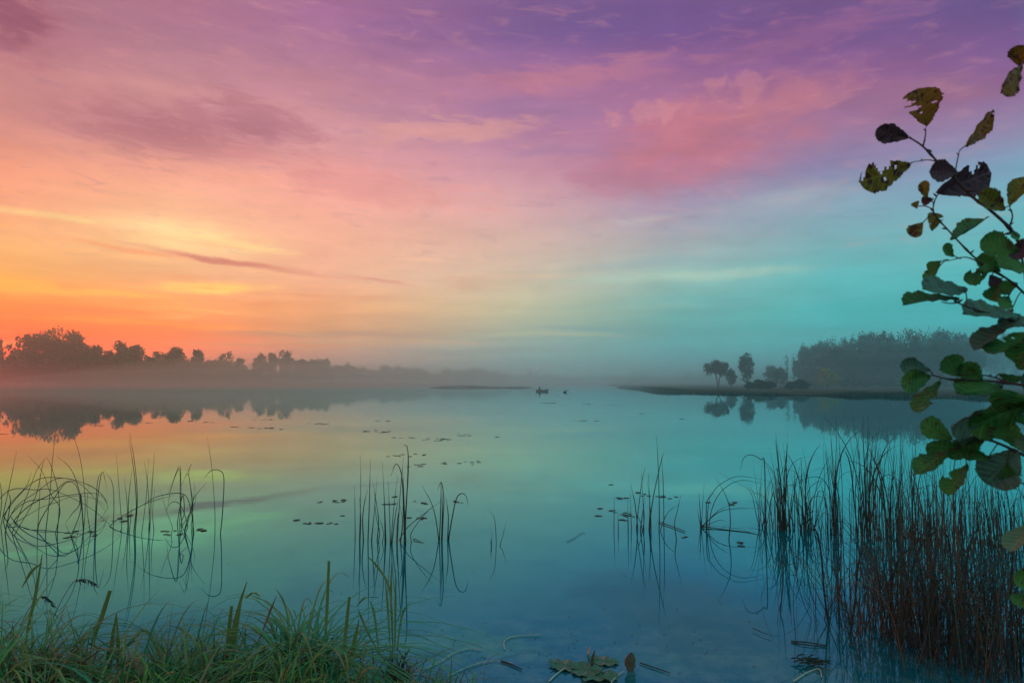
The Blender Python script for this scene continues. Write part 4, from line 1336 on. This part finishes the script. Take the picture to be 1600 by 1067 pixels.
# larger green pads and dead leaves by the near bank
for px, py, r, lab in ((883, 1041, .085, 'leftmost green pad with ragged edge near the bank'), (917, 1049, .085, 'middle green pad touching the two ragged ones beside it'), (943, 1034, .075, 'green pad right of the upright brown leaf scrap'), (936, 1060, .085, 'nearest green pad cut by the bottom edge')):
    p = ground(px, py)
    me = ragged_pad(int(px))
    o = bpy.data.objects.new('green_pad', me)
    o.location = (p.x, p.y, .004 + .001 * (int(px) % 3)); o.scale = (r * 1.15, r * .9, r)
    COL.objects.link(o)
    tag(o, lab, 'lily pad', 'green pads by the near bank')


def curled_leaf(px, py, L, w, lean, label, name='dead_leaf', material='dead_leaf', seed=0, curl=.9):
    rnd = random.Random(seed)
    p = ground(px, py)
    vs, fs = [], []
    for i in range(9):
        t = i / 8
        hw = w * math.sin(math.pi * min(.98, t * .93 + .06)) ** .75
        for k in range(7):
            u = -1 + k / 3
            a = u * curl
            vs.append((math.sin(a) * hw / max(.4, curl) + lean * t * L + rnd.gauss(0, .002), (1 - math.cos(a)) * hw * .9 + rnd.gauss(0, .002), t * L))
    for i in range(8):
        for k in range(6): fs.append((i * 7 + k, i * 7 + k + 1, (i + 1) * 7 + k + 1, (i + 1) * 7 + k))
    o = mesh_obj(name, vs, fs, material)
    o.location = (p.x, p.y, -.01)
    o.rotation_euler = (R(8), 0, R(20 + 50 * seed))
    sm = o.modifiers.new('thickness', 'SOLIDIFY'); sm.thickness = .0015
    tag(o, label, 'dead leaf')


curled_leaf(987, 1048, .125, .045, -.1, 'brown curled dead leaf standing upright out of the water', seed=0)
curled_leaf(927, 1042, .12, .026, -.25, 'dark crumpled dead leaf scrap standing on the green pads', seed=1, curl=1.2)
curled_leaf(918, 1022, .06, .014, -.3, 'pale green shoot tip poking up behind the green pads', 'shoot', 'stalk_pale', 2)


def arc_stem(path, label, w=.0035, material='stalk_pale', name='arching_stem', cat='stem', lift=.0, rise=0.0):
    pts = []
    n = len(path)
    for i, (x, y) in enumerate(path):
        p = ground(x, y); p.z = .008 + lift + rise * math.sin(math.pi * i / (n - 1)); pts.append(p)
    P = spline(pts, 5)
    m = MB(); m.tube(P, [w * (1 - .4 * i / len(P)) for i in range(len(P))], 5)
    tag(m.build(name, material), label, cat)


arc_stem([(788, 1016), (788, 1004), (797, 997), (815, 994), (846, 993)], 'pale stem curled like a hook on the water right of the dry tussock')
arc_stem([(660, 1048), (690, 1034), (712, 1020), (735, 1014), (752, 1017)], 'pale arched stem bending over the water beside the dry tussock')
arc_stem([(700, 1058), (735, 1042), (768, 1034), (800, 1037)], 'longer pale stem lying right of the dry tussock')
arc_stem([(858, 1066), (868, 1056), (880, 1047)], 'short pale stalk leading under the leftmost green pad', .005)
arc_stem([(955, 1068), (966, 1056), (976, 1050)], 'short pale stalk leading to the upright brown leaf', .004)
arc_stem([(1000, 1037), (1030, 1047), (1047, 1053)], 'dark thin stem afloat right of the upright brown leaf', .004, 'reed_dark')
arc_stem([(1240, 1066), (1262, 1052), (1280, 1047), (1284, 1060)], 'pale bent stalk by the dark debris at the bottom', .004)
arc_stem([(1236, 1003), (1262, 1005), (1291, 1010)], 'upper dark reed afloat left of the foremost clump', .005, 'reed_dark')
arc_stem([(1238, 1004), (1258, 1009), (1291, 1011)], 'lower dark reed afloat left of the foremost clump', .004, 'reed_dark')
arc_stem([(1176, 985), (1192, 992), (1206, 997)], 'dark twig afloat slanting down to its pale tip', .003, 'reed_dark', lift=.01)
arc_stem([(782, 1034), (798, 1039), (815, 1047)], 'dark narrow reed leaf afloat beside the pale stems', .006, 'reed_dark')
arc_stem([(886, 847), (898, 841), (908, 834), (914, 833)], 'small dark twig drifting left of the thin rushes', .0028, 'reed_dark')
rnd = random.Random(4)
db = MB()
dc = ground(1264, 1038)
for i in range(26):
    a = dc + Vector((rnd.gauss(0, .045), rnd.gauss(0, .03), .01 + rnd.random() * .02)); th = rnd.gauss(-.3, .5)
    b = a + Vector((math.cos(th), math.sin(th) * .6, rnd.uniform(-.1, .2))) * rnd.uniform(.04, .1)
    db.tube([a, (a + b) / 2 + Vector((0, 0, .006)), b], [.004, .005, .002], 4)
tag(db.build('driftwood', 'reed_dark'), 'dark clot of rotting stems afloat near the bottom right', 'debris')
for px, py, lab in () and ((1512, 1034, 'pale leaf afloat at the foot of the red-brown clump'), (1562, 1036, 'pale leaf afloat under the dark clump with arching dry stems'), (1437, 940, 'small pale leaf caught low in the mixed clump')):
    p = ground(px, py)
    m = MB(); m.ribbon([p + Vector((-.045 + .022 * i, .01 * math.sin(i), .008 + .004 * math.sin(i * 1.3))) for i in range(5)], [.008, .022, .028, .02, .004], Vector((0, 1, .1)), .2)
    tag(m.build('floating_leaf', 'pale_leaf'), lab, 'leaf')

# ------------------------------------------------------------------ bank grass (stuff) and the plants that stand out of it


def blade_pts(rnd, b, h, lean, droop, ang, kink=0.0, n=8):
    L = Vector((math.cos(ang), math.sin(ang), 0))
    pts = []
    kt = rnd.uniform(.45, .75)
    for i in range(n):
        t = i / (n - 1)
        z = h * (t - droop * t ** 2.6)
        out = h * (lean * t + droop * .9 * t ** 2)
        if kink and t > kt:
            out += h * (t - kt) * .9 * kink; z -= h * (t - kt) * 1.5 * kink
        pts.append(b + L * out + Vector((0, 0, z)))
    return pts


def grass_patch(name, label, n, sampler, hts, mats, seed, width=(.005, .013)):
    rnd = random.Random(seed)
    m = MB()
    for i in range(n):
        x, y = sampler(rnd)
        if rnd.random() > .22 + .95 * max(0.0, math.sin(x * 6.1 + seed) * .6 + math.sin(x * 2.3 + y * 3.0) * .6): continue
        b = Vector((x, y, max(-.05, height(x, y)) - .03))
        h = rnd.uniform(*hts) * (1 if rnd.random() < .7 else .6)
        P = blade_pts(rnd, b, h, abs(rnd.gauss(0, .28)), rnd.uniform(.05, .75), rnd.uniform(0, 6.28), 1.0 if rnd.random() < .14 else 0)
        w = rnd.uniform(*width)
        m.cur = 0 if rnd.random() < .85 else 1
        m.ribbon(P, [w * (.75 + .5 * t / 7) if t < 3 else w * (1 - ((t - 3) / 4.4) ** 1.6) for t in range(8)], Vector((math.cos(i * 1.7), math.sin(i * 1.7), 0)))
    o = m.build(name, mats)
    tag(o, label, kind='stuff')


def bank_sampler(x0, x1, back=1.3):
    def f(rnd):
        x = rnd.uniform(x0, x1)
        return x, near_y(x) + .25 - rnd.random() ** 1.2 * back
    return f


grass_patch('bank_grass', 'green sedge and grass along the near bank on the left', 4300, bank_sampler(-3.9, -1.45, 1.0), (.18, .58), ['grass_green', 'grass_dry'], 31)
grass_patch('bank_grass', 'shorter green grass on the near bank left of the middle', 1500, bank_sampler(-1.75, -.95, 1.2), (.12, .34), ['grass_green', 'grass_dry'], 32)
grass_patch('bank_grass', 'low grass at the bank foot around the tussocks', 1500, bank_sampler(-1.05, -.1, 1.3), (.08, .26), ['grass_green', 'grass_dry'], 33)


def tussock(name, label, centre, zc, n, hts, mats, seed, droop=(.5, 1.05), lean=.35, width=(.005, .009), spread=.08, mass=0):
    """blades bursting from one crown and falling outwards; each blade bunch that shows is a part"""
    rnd = random.Random(seed)
    c = Vector((centre[0], centre[1], zc))
    root = empty(name, c)
    tag(root, label, 'grass tussock')
    for i in range(n):
        m = MB()
        ang = rnd.uniform(0, 6.28)
        b = c + Vector((rnd.gauss(0, spread), rnd.gauss(0, spread), 0))
        P = blade_pts(rnd, b, rnd.uniform(*hts), abs(rnd.gauss(0, lean)), rnd.uniform(*droop), ang, 0, 9)
        w = rnd.uniform(*width)
        m.ribbon(P, [w * (1 - (t / 9.0) ** 2.2) for t in range(9)], Vector((-math.sin(ang), math.cos(ang), 0)))
        m.build('blade', mats[i % len(mats)], root, off=c)
    if mass:
        m = MB()
        for i in range(mass):
            ang = rnd.uniform(0, 6.28)
            b = c + Vector((rnd.gauss(0, spread * 1.2), rnd.gauss(0, spread), 0))
            P = blade_pts(rnd, b, rnd.uniform(hts[0] * .5, hts[1] * .85), abs(rnd.gauss(0, lean)), rnd.uniform(*droop), ang, 0, 8)
            w = rnd.uniform(*width) * .85
            m.cur = i % len(mats)
            m.ribbon(P, [w * (1 - (t / 8.0) ** 2.2) for t in range(8)], Vector((-math.sin(ang), math.cos(ang), 0)))
        mo = m.build('blades', mats, root, off=c)
        mo['kind'] = 'stuff'
    return root


p = aty(466, 1075, 3.75)
tussock('sedge_tussock', 'rounded green sedge tussock with blades falling to both sides', (p.x, 3.75), height(p.x, 3.75) - .02, 100, (.55, 1.0), ['grass_deep', 'grass_deep', 'grass_green', 'grass_deep', 'grass_green'], 41, spread=.09, width=(.010, .017), mass=230)
p = aty(40, 1085, 3.5)
tussock('sedge_tussock', 'leafy green tussock in the bottom left corner', (p.x, 3.5), height(p.x, 3.5) - .02, 70, (.45, .85), ['grass_green', 'grass_deep', 'grass_green', 'grass_dry'], 44, spread=.12, width=(.008, .015), mass=110)
p = aty(205, 1090, 3.45)
tussock('sedge_tussock', 'leafy green tussock under the folded leaf pair at the left', (p.x, 3.45), height(p.x, 3.45) - .02, 70, (.40, .75), ['grass_green', 'grass_deep', 'grass_green', 'reed_brown'], 45, spread=.12, width=(.008, .014), mass=90)
p = aty(612, 1072, 3.8)
tussock('dry_tussock', 'dry brown tussock of cut stems with a short stump of brown stalks', (p.x, 3.8), .01, 98, (.14, .36), ['grass_dry', 'grass_dry', 'reed_brown', 'grass_green'], 42, (.3, 1.0), .7, (.004, .008), .10)
p = aty(700, 1075, 3.75)
tussock('dry_tussock', 'low flattened dry grass reaching over the water right of the brown tussock', (p.x, 3.75), .0, 50, (.10, .26), ['grass_dry', 'reed_dark', 'grass_green'], 43, (.4, 1.1), .9, (.003, .007), .12)


def stump(px, py, Y):
    rnd = random.Random(6)
    c = aty(px, py, Y)
    root = empty('reed_stump', (c.x, c.y, 0))
    tag(root, 'bundle of cut brown reed stems standing in the dry tussock', 'reed stump')
    for i in range(34):
        b = Vector((c.x + rnd.gauss(0, .028), Y + rnd.gauss(0, .03), -.02))
        q = rnd.uniform(.06, .24) * (.55 if i % 3 == 0 else 1)
        P = [b, b + Vector((rnd.gauss(0, .012), 0, q * .5)), b + Vector((rnd.gauss(0, .045), rnd.gauss(0, .03), q))]
        m = MB(); m.tube(spline(P, 3), [.0058 - .0003 * k for k in range(7)], 5); m.build('stem', 'reed_brown' if i % 3 else 'grass_dry', root, off=Vector((c.x, c.y, 0)))


stump(618, 1060, 3.9)


def leaf_plant(label, paths, Y, w, material, name='cattail_leaf', cat='cattail leaf', seed=1, tipw=.3):
    """broad leaves drawn from the tip down, standing Y metres off"""
    rnd = random.Random(seed)
    objs = []
    b = aty(*paths[0][-1], Y)
    multi = len(paths) > 1
    root = empty(name, (b.x, b.y, b.z)) if multi else None
    for q in paths:
        pts = [aty(x, y, Y + rnd.uniform(-.03, .03)) for x, y in q][::-1]
        pts[0] = pts[0] + Vector((0, 0, -.05))
        P = spline(pts, 5) if len(pts) < 4 or True else pts
        n = len(P)
        m = MB()
        m.ribbon(P, [w * ((.7 + .6 * min(1, i / (n * .5))) if i < n - 4 else (1.25 - (1.25 - tipw) * (i - n + 5) / 4)) for i in range(n)], Vector((1, .25, 0)), .3)
        if multi: m.build('leaf', material, root, off=b)
        else: root = m.build(name, material)
    tag(root, label, cat)
    return root


GG, GD = 'cattail_green', 'grass_dry'
leaf_plant('tall single cattail leaf with a cut brown tip left of the middle rushes', [[(514, 876), (511, 950), (509, 985), (508, 1050)]], 3.9, .013, GG, tipw=1.1)
leaf_plant('upright cattail leaf with a blunt tip right of the green sedge tussock', [[(546, 932), (540, 990), (532, 1070)]], 3.6, .014, GG, tipw=.9)
leaf_plant('leaning cattail leaf with a red tip beside the brown tussock', [[(561, 968), (552, 1010), (538, 1070)]], 3.6, .016, GG)
leaf_plant('thick cut cattail leaf with a brown edge in the left grass', [[(172, 922), (160, 960), (146, 1000), (138, 1060)]], 3.8, .018, GG, tipw=1.0)
leaf_plant('folded green leaf pair meeting in a point in the left grass', [[(182, 958), (175, 1000), (166, 1068)], [(182, 958), (184, 1010), (183, 1070)]], 3.7, .014, GG, 'cattail_plant')
leaf_plant('green leaf bent into a sharp inverted V between the grass tufts', [[(264, 1056), (248, 1020), (226, 984), (200, 1008), (176, 1030), (160, 1062)]], 3.7, .013, GG, tipw=.8)
leaf_plant('dark green leaf rising above the left grass with a broken brown arm', [[(66, 865), (55, 930), (42, 990), (36, 1050)], [(34, 918), (50, 892), (66, 866)]], 3.9, .013, GG, 'cattail_plant')
leaf_plant('brown leaning leaf with a pointed broken arm left of the sedge tussock', [[(386, 908), (374, 945), (360, 1000), (352, 1060)], [(407, 932), (396, 926), (384, 920)]], 3.8, .012, GG, 'cattail_plant')
leaf_plant('bundle of three thick cut leaves left of the sedge tussock', [[(362, 946), (357, 990), (350, 1060)], [(376, 938), (368, 990), (360, 1060)], [(372, 950), (364, 1000), (366, 1065)]], 3.75, .016, GG, 'cattail_plant', tipw=.9)
leaf_plant('young green sedge shoots rising in front of the tassel-topped rushes', [[(574, 868), (592, 888), (606, 912), (612, 950), (614, 1004)], [(612, 878), (611, 930), (614, 1000)], [(556, 948), (570, 934), (592, 920)], [(640, 942), (628, 962), (620, 1004)], [(578, 938), (585, 960), (592, 1006)], [(602, 905), (606, 950), (610, 1000)], [(618, 890), (618, 950), (617, 1002)]], 4.3, .011, GG, 'sedge_shoots', 'sedge')
leaf_plant('thin dark shoot arching out of the grass left of the brown tussock', [[(560, 952), (566, 968), (580, 998), (598, 1012)]], 3.9, .009, GG)
leaf_plant('thin straw leaf leaning right out of the sedge tussock', [[(432, 931), (420, 960), (400, 1000)]], 3.8, .009, GD)
leaf_plant('dark thin leaf leaning left over the sedge tussock', [[(432, 920), (444, 942), (455, 970)]], 3.8, .008, GG)
leaf_plant('long thin leaf arching over from the grass toward the sedge tussock', [[(262, 976), (285, 984), (305, 1005), (318, 1040)]], 3.8, .008, GG)


# drooping dry seed heads over the left grass
def seed_head(path, Y, label):
    rnd = random.Random(len(label))
    pts = [aty(x, y, Y) for x, y in path][::-1]
    P = spline(pts, 6)
    m = MB(); m.tube(P, [.0022] * len(P), 4)
    for i in range(36):
        t = rnd.uniform(.62, 1.0); q = P[min(len(P) - 1, int(t * (len(P) - 1)))]
        d = Vector((rnd.uniform(-.2, 1), rnd.uniform(-.4, .4), -rnd.uniform(.3, 1))) * rnd.uniform(.015, .04)
        m.tube([q, q + d * .5, q + d], [.0012, .0035, .001], 4)
    b = pts[0]
    tag(m.build('reed_plume', 'reed_dark'), label, 'reed plume')


seed_head([(150, 912), (138, 906), (125, 905), (112, 912), (90, 950), (70, 1000), (60, 1050)], 4.2, 'dark drooping reed plume arching over the left grass')
seed_head([(82, 945), (72, 932), (58, 936), (40, 960), (20, 1010)], 4.1, 'second dark reed plume hanging low at the far left')

# ------------------------------------------------------------------ the alder whose branches reach in from the right
TR = Vector((1.72, 1.15, height(1.72, 1.15)))
alder = empty('alder_tree', TR)
tag(alder, 'alder with green, amber and purple leaves reaching in from the right edge', 'tree')
AD = 1.08        # how far off the branches hang
TW = {
    'a': ([(1640, 440), (1612, 408), (1596, 386), (1577, 356), (1544, 326), (1517, 306), (1487, 274), (1465, 253), (1442, 229), (1421, 215)], .0032, 0.0),
    'a2': ([(1442, 229), (1446, 212), (1446, 199)], .0013, 0.0),
    'a3': ([(1465, 253), (1450, 250), (1429, 253)], .0012, 0.01),
    'a4': ([(1491, 276), (1496, 250), (1499, 236)], .0012, -.01),
    'a5': ([(1577, 356), (1582, 338), (1577, 322)], .0016, .01),
    'b': ([(1612, 470), (1580, 440), (1536, 413), (1510, 390), (1480, 358), (1461, 336), (1459, 318), (1470, 296)], .0020, .04),
    'b2': ([(1536, 413), (1510, 402), (1484, 407)], .0013, .03),
    'c': ([(1660, 540), (1600, 509), (1562, 494), (1525, 484), (1497, 473), (1485, 459)], .0022, -.04),
    'c2': ([(1497, 473), (1484, 474), (1471, 472)], .0012, -.05),
    'd': ([(1660, 618), (1600, 602), (1540, 595), (1487, 593), (1457, 586)], .0024, .0),
    'd2': ([(1575, 600), (1556, 590), (1535, 586), (1510, 586)], .0014, .02),
    'e': ([(1660, 622), (1600, 620), (1572, 624), (1545, 627)], .0022, -.06),
    'f': ([(1670, 742), (1600, 711), (1573, 698), (1547, 687), (1525, 677), (1505, 702)], .0028, -.02),
    'f2': ([(1640, 775), (1600, 756), (1563, 738)], .0018, .03),
    'g': ([(1640, 40), (1620, 80), (1608, 96)], .0016, .02),
    'h': ([(1650, 560), (1612, 470), (1600, 420), (1594, 388)], .0034, .05),
    'i': ([(1660, 800), (1625, 806), (1604, 815)], .0016, 0.0),
    'j': ([(1660, 910), (1630, 922), (1604, 930)], .0016, 0.0),
}
TPTS = []
trnd = random.Random(12)
HUBS = []
for k, (px, r, dd) in TW.items():
    pts = [aty(x, y, AD + dd + trnd.uniform(-.012, .012)) for x, y in px]
    P = spline(pts, 4)
    n = len(P)
    m = MB()
    m.tube(P, [r * (1 - .6 * i / n) * (1 + (.45 if i % 6 == 0 else 0)) for i in range(n)], 6)
    # buds
    for q in range(1, n - 1, 5):
        d = Vector((trnd.uniform(-1, 1), trnd.uniform(-.5, .5), trnd.uniform(-.2, 1))).normalized()
        m.tube([P[q], P[q] + d * r * 2.2, P[q] + d * r * 4.4], [r * .5, r * .8, r * .15], 5)
    tw_ = m.build('twig', 'twig', alder, off=TR)
    TPTS += [(q, tw_) for q in P]
    if px[0][0] >= 1608: HUBS.append((pts[0], r))

# limbs out of the frame carry the twigs to the trunk
mt = MB()
trunk_top = TR + Vector((.15, -.1, 3.9))
mt.tube(spline([TR + Vector((0, 0, -.2)), TR + Vector((-.03, 0, .8)), TR + Vector((.03, -.03, 2.0)), trunk_top], 8), [.075 * (1 - .72 * i / 24) for i in range(25)], 10)
mt.build('trunk', 'bark', alder, off=TR)
for p, r in HUBS:
    z = min(max(p.z - TR.z - .25, .35), 3.2)
    s = TR + Vector((0, 0, z))
    m = MB()
    P = spline([s, s.lerp(p, .5) + Vector((0, 0, .05)), p], 6)
    m.tube(P, [.018 * (1 - i / 13) + r * 1.05 * (i / 13) for i in range(13)], 7)
    m.build('limb', 'bark', alder, off=TR)
crnd = np.random.default_rng(4)


def alder_leaf(base, tip, wpx, material, dd=0.0, cup=.5, torn=0, seed=0, roll=None, sag=.0):
    """one leaf: stalk, obovate toothed blade folded along its midrib, slightly ribbed by its veins"""
    rnd = random.Random(seed)
    Y = AD + dd
    a = aty(base[0], base[1], Y)
    near, holder = min(TPTS, key=lambda q: ((q[0].x - a.x) ** 2 + (q[0].z - a.z) ** 2))
    a = Vector((a.x, near.y + rnd.uniform(-.006, .006), a.z))
    t_ = aty(base[0] + (tip[0] - base[0]) * 1.04, base[1] + (tip[1] - base[1]) * 1.04, a.y + rnd.uniform(-.02, .02))
    ax = t_ - a
    L = ax.length
    ax.normalize()
    W = min(.46 * L, max(wpx / FPX * AD * .58, .31 * L))
    vis = min(.98, (wpx / FPX * AD * .56) / W)
    view = (a - cam.location).normalized()
    n0 = (-view - ax * (-view).dot(ax)).normalized()
    s0 = ax.cross(n0)
    ro = roll if roll is not None else math.acos(vis) * rnd.choice((-1, 1))
    s = s0 * math.cos(ro) + n0 * math.sin(ro)
    nn = n0 * math.cos(ro) - s0 * math.sin(ro)
    NR, NC = 26, 9
    V, F, UV = [], [], []
    bend = rnd.uniform(-.10, .16)
    for i in range(NR + 1):
        t = i / NR
        w = W * ((max(.002, t) / .6) ** .62 * (1 - .18 * (1 - t / .6)) if t < .6 else max(.02, 1 - ((t - .6) / .4) ** 2.6) ** .5)
        w *= 1 + (.045 if i % 2 else -.03) + .03 * math.sin(i * 1.3 + seed)
        notch = -.04 if t > .96 else 0
        for k in range(NC):
            u = -1 + 2 * k / (NC - 1)
            e = 1.0
            if abs(u) > .9: e = 1 + rnd.uniform(-.06, .06)
            vein = .018 * L * math.sin((t * 7.5 - abs(u) * 1.6) * math.pi * 2 * .5) * (abs(u) ** .7)
            lift = cup * abs(u) ** 1.5 * w * .8 + vein + .02 * L * math.sin(u * 3 + seed + t * 4)
            UV.append((t, u))
            V.append(a + ax * (L * (t + notch * (1 - abs(u)) - .05 * abs(u) * t)) + s * (u * w * e * (1 - .12 * cup)) + nn * (lift + bend * L * t * t) + Vector((0, 0, -sag * L * t * t)))
    holes = set()
    if torn:
        for _ in range(torn):
            side = rnd.choice((0, 1)); i0 = rnd.randint(int(NR * .4), NR - 2); dep = rnd.randint(2, 4)
            for i in range(i0, min(NR, i0 + rnd.randint(2, 5))):
                q = max(1, dep - abs(i - i0 - 1))
                for k in range(q): holes.add((i, k if side else NC - 2 - k))
            holes.add((rnd.randint(6, NR - 4), rnd.randint(1, NC - 3)))
    for i in range(NR):
        for k in range(NC - 1):
            if (i, k) in holes: continue
            F.append((i * NC + k, i * NC + k + 1, (i + 1) * NC + k + 1, (i + 1) * NC + k))
    m = MB()
    m.add(V, F)
    m.cur = 1
    m.tube([V[i * NC + NC // 2] - nn * .0006 for i in range(0, NR, 3)], [.0011 * (1 - .09 * i) for i in range(0, (NR + 2) // 3)], 4)
    mid = (a + near) / 2 + Vector((0, 0, .15 * (a - near).length))
    if (a - near).length > .004: m.tube(spline([near, mid, a + ax * .004], 4), [.0009] * 9, 5)
    UV += [(.01, 0.0)] * (len(m.v) - len(UV))
    return m.build('leaf', [material, 'twig'], holder, off=TR, uv=UV)


G_, O_, A_, P_, T_, L_ = 'leaf_green', 'leaf_olive', 'leaf_amber', 'leaf_purple', 'leaf_teal', 'leaf_pale'
LEAVES = [
    ((1540, 594), (1500, 566), 30, G_, 0, None), ((1600, 640), (1556, 606), 30, G_, 0, None),
    ((1530, 676), (1486, 722), 30, G_, 0, None), ((1585, 705), (1560, 650), 30, G_, 0, None), ((1604, 520), (1580, 560), 26, G_, 0, None),
    ((1580, 440), (1548, 470), 26, G_, 0, None), ((1545, 420), (1516, 444), 18, G_, 0, None),
    ((1446, 199), (1434, 138), 52, A_, 2, 'amber leaf with bitten top edge at the tip of the highest twig'),
    ((1421, 214), (1368, 203), 30, P_, 0, None), ((1429, 253), (1345, 285), 46, O_, 3, 'torn yellow-green leaf with brown spots'),
    ((1499, 235), (1546, 177), 18, A_, 0, None), ((1488, 273), (1452, 268), 40, P_, 0, None), ((1487, 290), (1552, 268), 50, P_, 1, None),
    ((1468, 302), (1443, 282), 16, O_, 0, None), ((1480, 302), (1440, 314), 15, P_, 0, None), ((1448, 319), (1430, 315), 13, O_, 0, None),
    ((1460, 341), (1423, 369), 28, O_, 0, None), ((1478, 353), (1462, 332), 22, O_, 1, None), ((1507, 368), (1541, 343), 16, G_, 0, None),
    ((1507, 396), (1472, 384), 16, G_, 0, None), ((1485, 404), (1449, 422), 17, G_, 0, None), ((1482, 410), (1445, 440), 16, G_, 0, None),
    ((1592, 392), (1532, 376), 38, G_, 0, None), ((1590, 418), (1526, 402), 28, G_, 0, None), ((1574, 416), (1507, 437), 26, G_, 1, None),
    ((1566, 330), (1531, 302), 28, O_, 0, None), ((1577, 322), (1603, 274), 28, O_, 0, None), ((1592, 368), (1578, 371), 16, G_, 0, None),
    ((1608, 96), (1569, 145), 26, A_, 0, None), ((1606, 96), (1592, 70), 26, A_, 0, None), ((1572, 424), (1558, 446), 20, P_, 0, None),
    ((1600, 372), (1590, 408), 24, P_, 0, None), ((1560, 402), (1596, 424), 24, G_, 0, None), ((1612, 438), (1560, 452), 24, G_, 0, None),
    ((1485, 459), (1438, 457), 30, T_, 0, 'grey-green ribbed leaf turned underside out'), ((1471, 472), (1411, 469), 15, G_, 0, None), ((1568, 496), (1505, 486), 24, T_, 0, None),
    ((1563, 507), (1519, 545), 24, T_, 0, None), ((1593, 517), (1553, 565), 26, G_, 1, 'drooping green leaf with brown blotches'), ((1600, 460), (1566, 480), 22, G_, 0, None),
    ((1606, 480), (1571, 494), 30, L_, 0, None), ((1590, 500), (1560, 512), 20, T_, 0, None), ((1453, 578), (1406, 572), 28, T_, 0, None),
    ((1508, 588), (1477, 556), 40, G_, 0, None), ((1535, 586), (1509, 568), 18, T_, 0, None), ((1455, 588), (1402, 598), 34, G_, 0, None),
    ((1467, 597), (1430, 644), 24, G_, 1, None), ((1571, 604), (1492, 620), 34, G_, 0, None), ((1576, 584), (1598, 593), 15, G_, 0, None),
    ((1519, 644), (1476, 660), 34, T_, 0, None), ((1563, 628), (1508, 668), 40, G_, 0, None), ((1540, 648), (1550, 684), 26, G_, 0, None),
    ((1476, 686), (1436, 660), 32, G_, 0, None), ((1504, 704), (1446, 690), 26, G_, 0, None), ((1472, 703), (1429, 739), 28, G_, 0, None),
    ((1504, 724), (1477, 770), 26, G_, 1, None), ((1566, 700), (1540, 756), 66, T_, 0, 'largest leaf, grey-green with a darker half'), ((1527, 713), (1500, 699), 20, G_, 0, None),
    ((1522, 680), (1488, 692), 15, T_, 0, None), ((1606, 666), (1582, 668), 24, G_, 0, None), ((1606, 694), (1584, 686), 26, L_, 0, None),
    ((1608, 745), (1588, 752), 22, G_, 0, None), ((1606, 814), (1577, 862), 26, L_, 0, 'pale blue-green leaf low at the right edge'), ((1606, 929), (1586, 946), 26, G_, 0, None),
    ((1548, 720), (1572, 748), 30, G_, 0, None), ((1600, 548), (1590, 578), 20, G_, 0, None),
]
for i, (b, t, w, mt_, torn, lab) in enumerate(LEAVES):
    o = alder_leaf(b, t, w, mt_, torn=torn, seed=i + 3, cup=.28 + .3 * ((i * 37) % 10) / 10)
    if lab: o['label'] = lab
# the twigs above and below that the frame cuts off carry on out of sight: a few leaves more on the limbs
lr = random.Random(9)
for i in range(24):
    p, r = HUBS[i % len(HUBS)]
    x = lr.uniform(1625, 1760); y = (p.z - CAMZ) / -p.y * FPX + HZ + lr.uniform(-60, 60)
    alder_leaf((x, y), (x + lr.uniform(-60, 60), y + lr.uniform(-20, 60)), lr.uniform(22, 44), [G_, O_, G_, T_][i % 4], seed=200 + i, cup=.4)

# ------------------------------------------------------------------ specks of duckweed drifting among the reeds
rnd = random.Random(55)
m = MB()
for cx, cy, sx, sy, n in ((610, 860, 70, 26, 60), (1000, 815, 60, 30, 50), (1120, 850, 60, 30, 50), (1230, 880, 60, 50, 60), (240, 850, 80, 30, 50), (760, 1010, 90, 26, 60), (1010, 1000, 120, 40, 50)):
    for i in range(n):
        p = ground(cx + rnd.gauss(0, sx), cy + rnd.gauss(0, sy))
        if p.y < 2 or p.y > 14: continue
        r = rnd.uniform(.002, .006)
        m.add([p + Vector((r * math.cos(k * 1.047) * 1.4, r * math.sin(k * 1.047), .004)) for k in range(6)], [(0, 1, 2, 3, 4, 5)])
tag(m.build('duckweed', 'pad_dark', smooth=False), 'tiny specks of duckweed drifting on the near water', 'duckweed', kind='stuff')
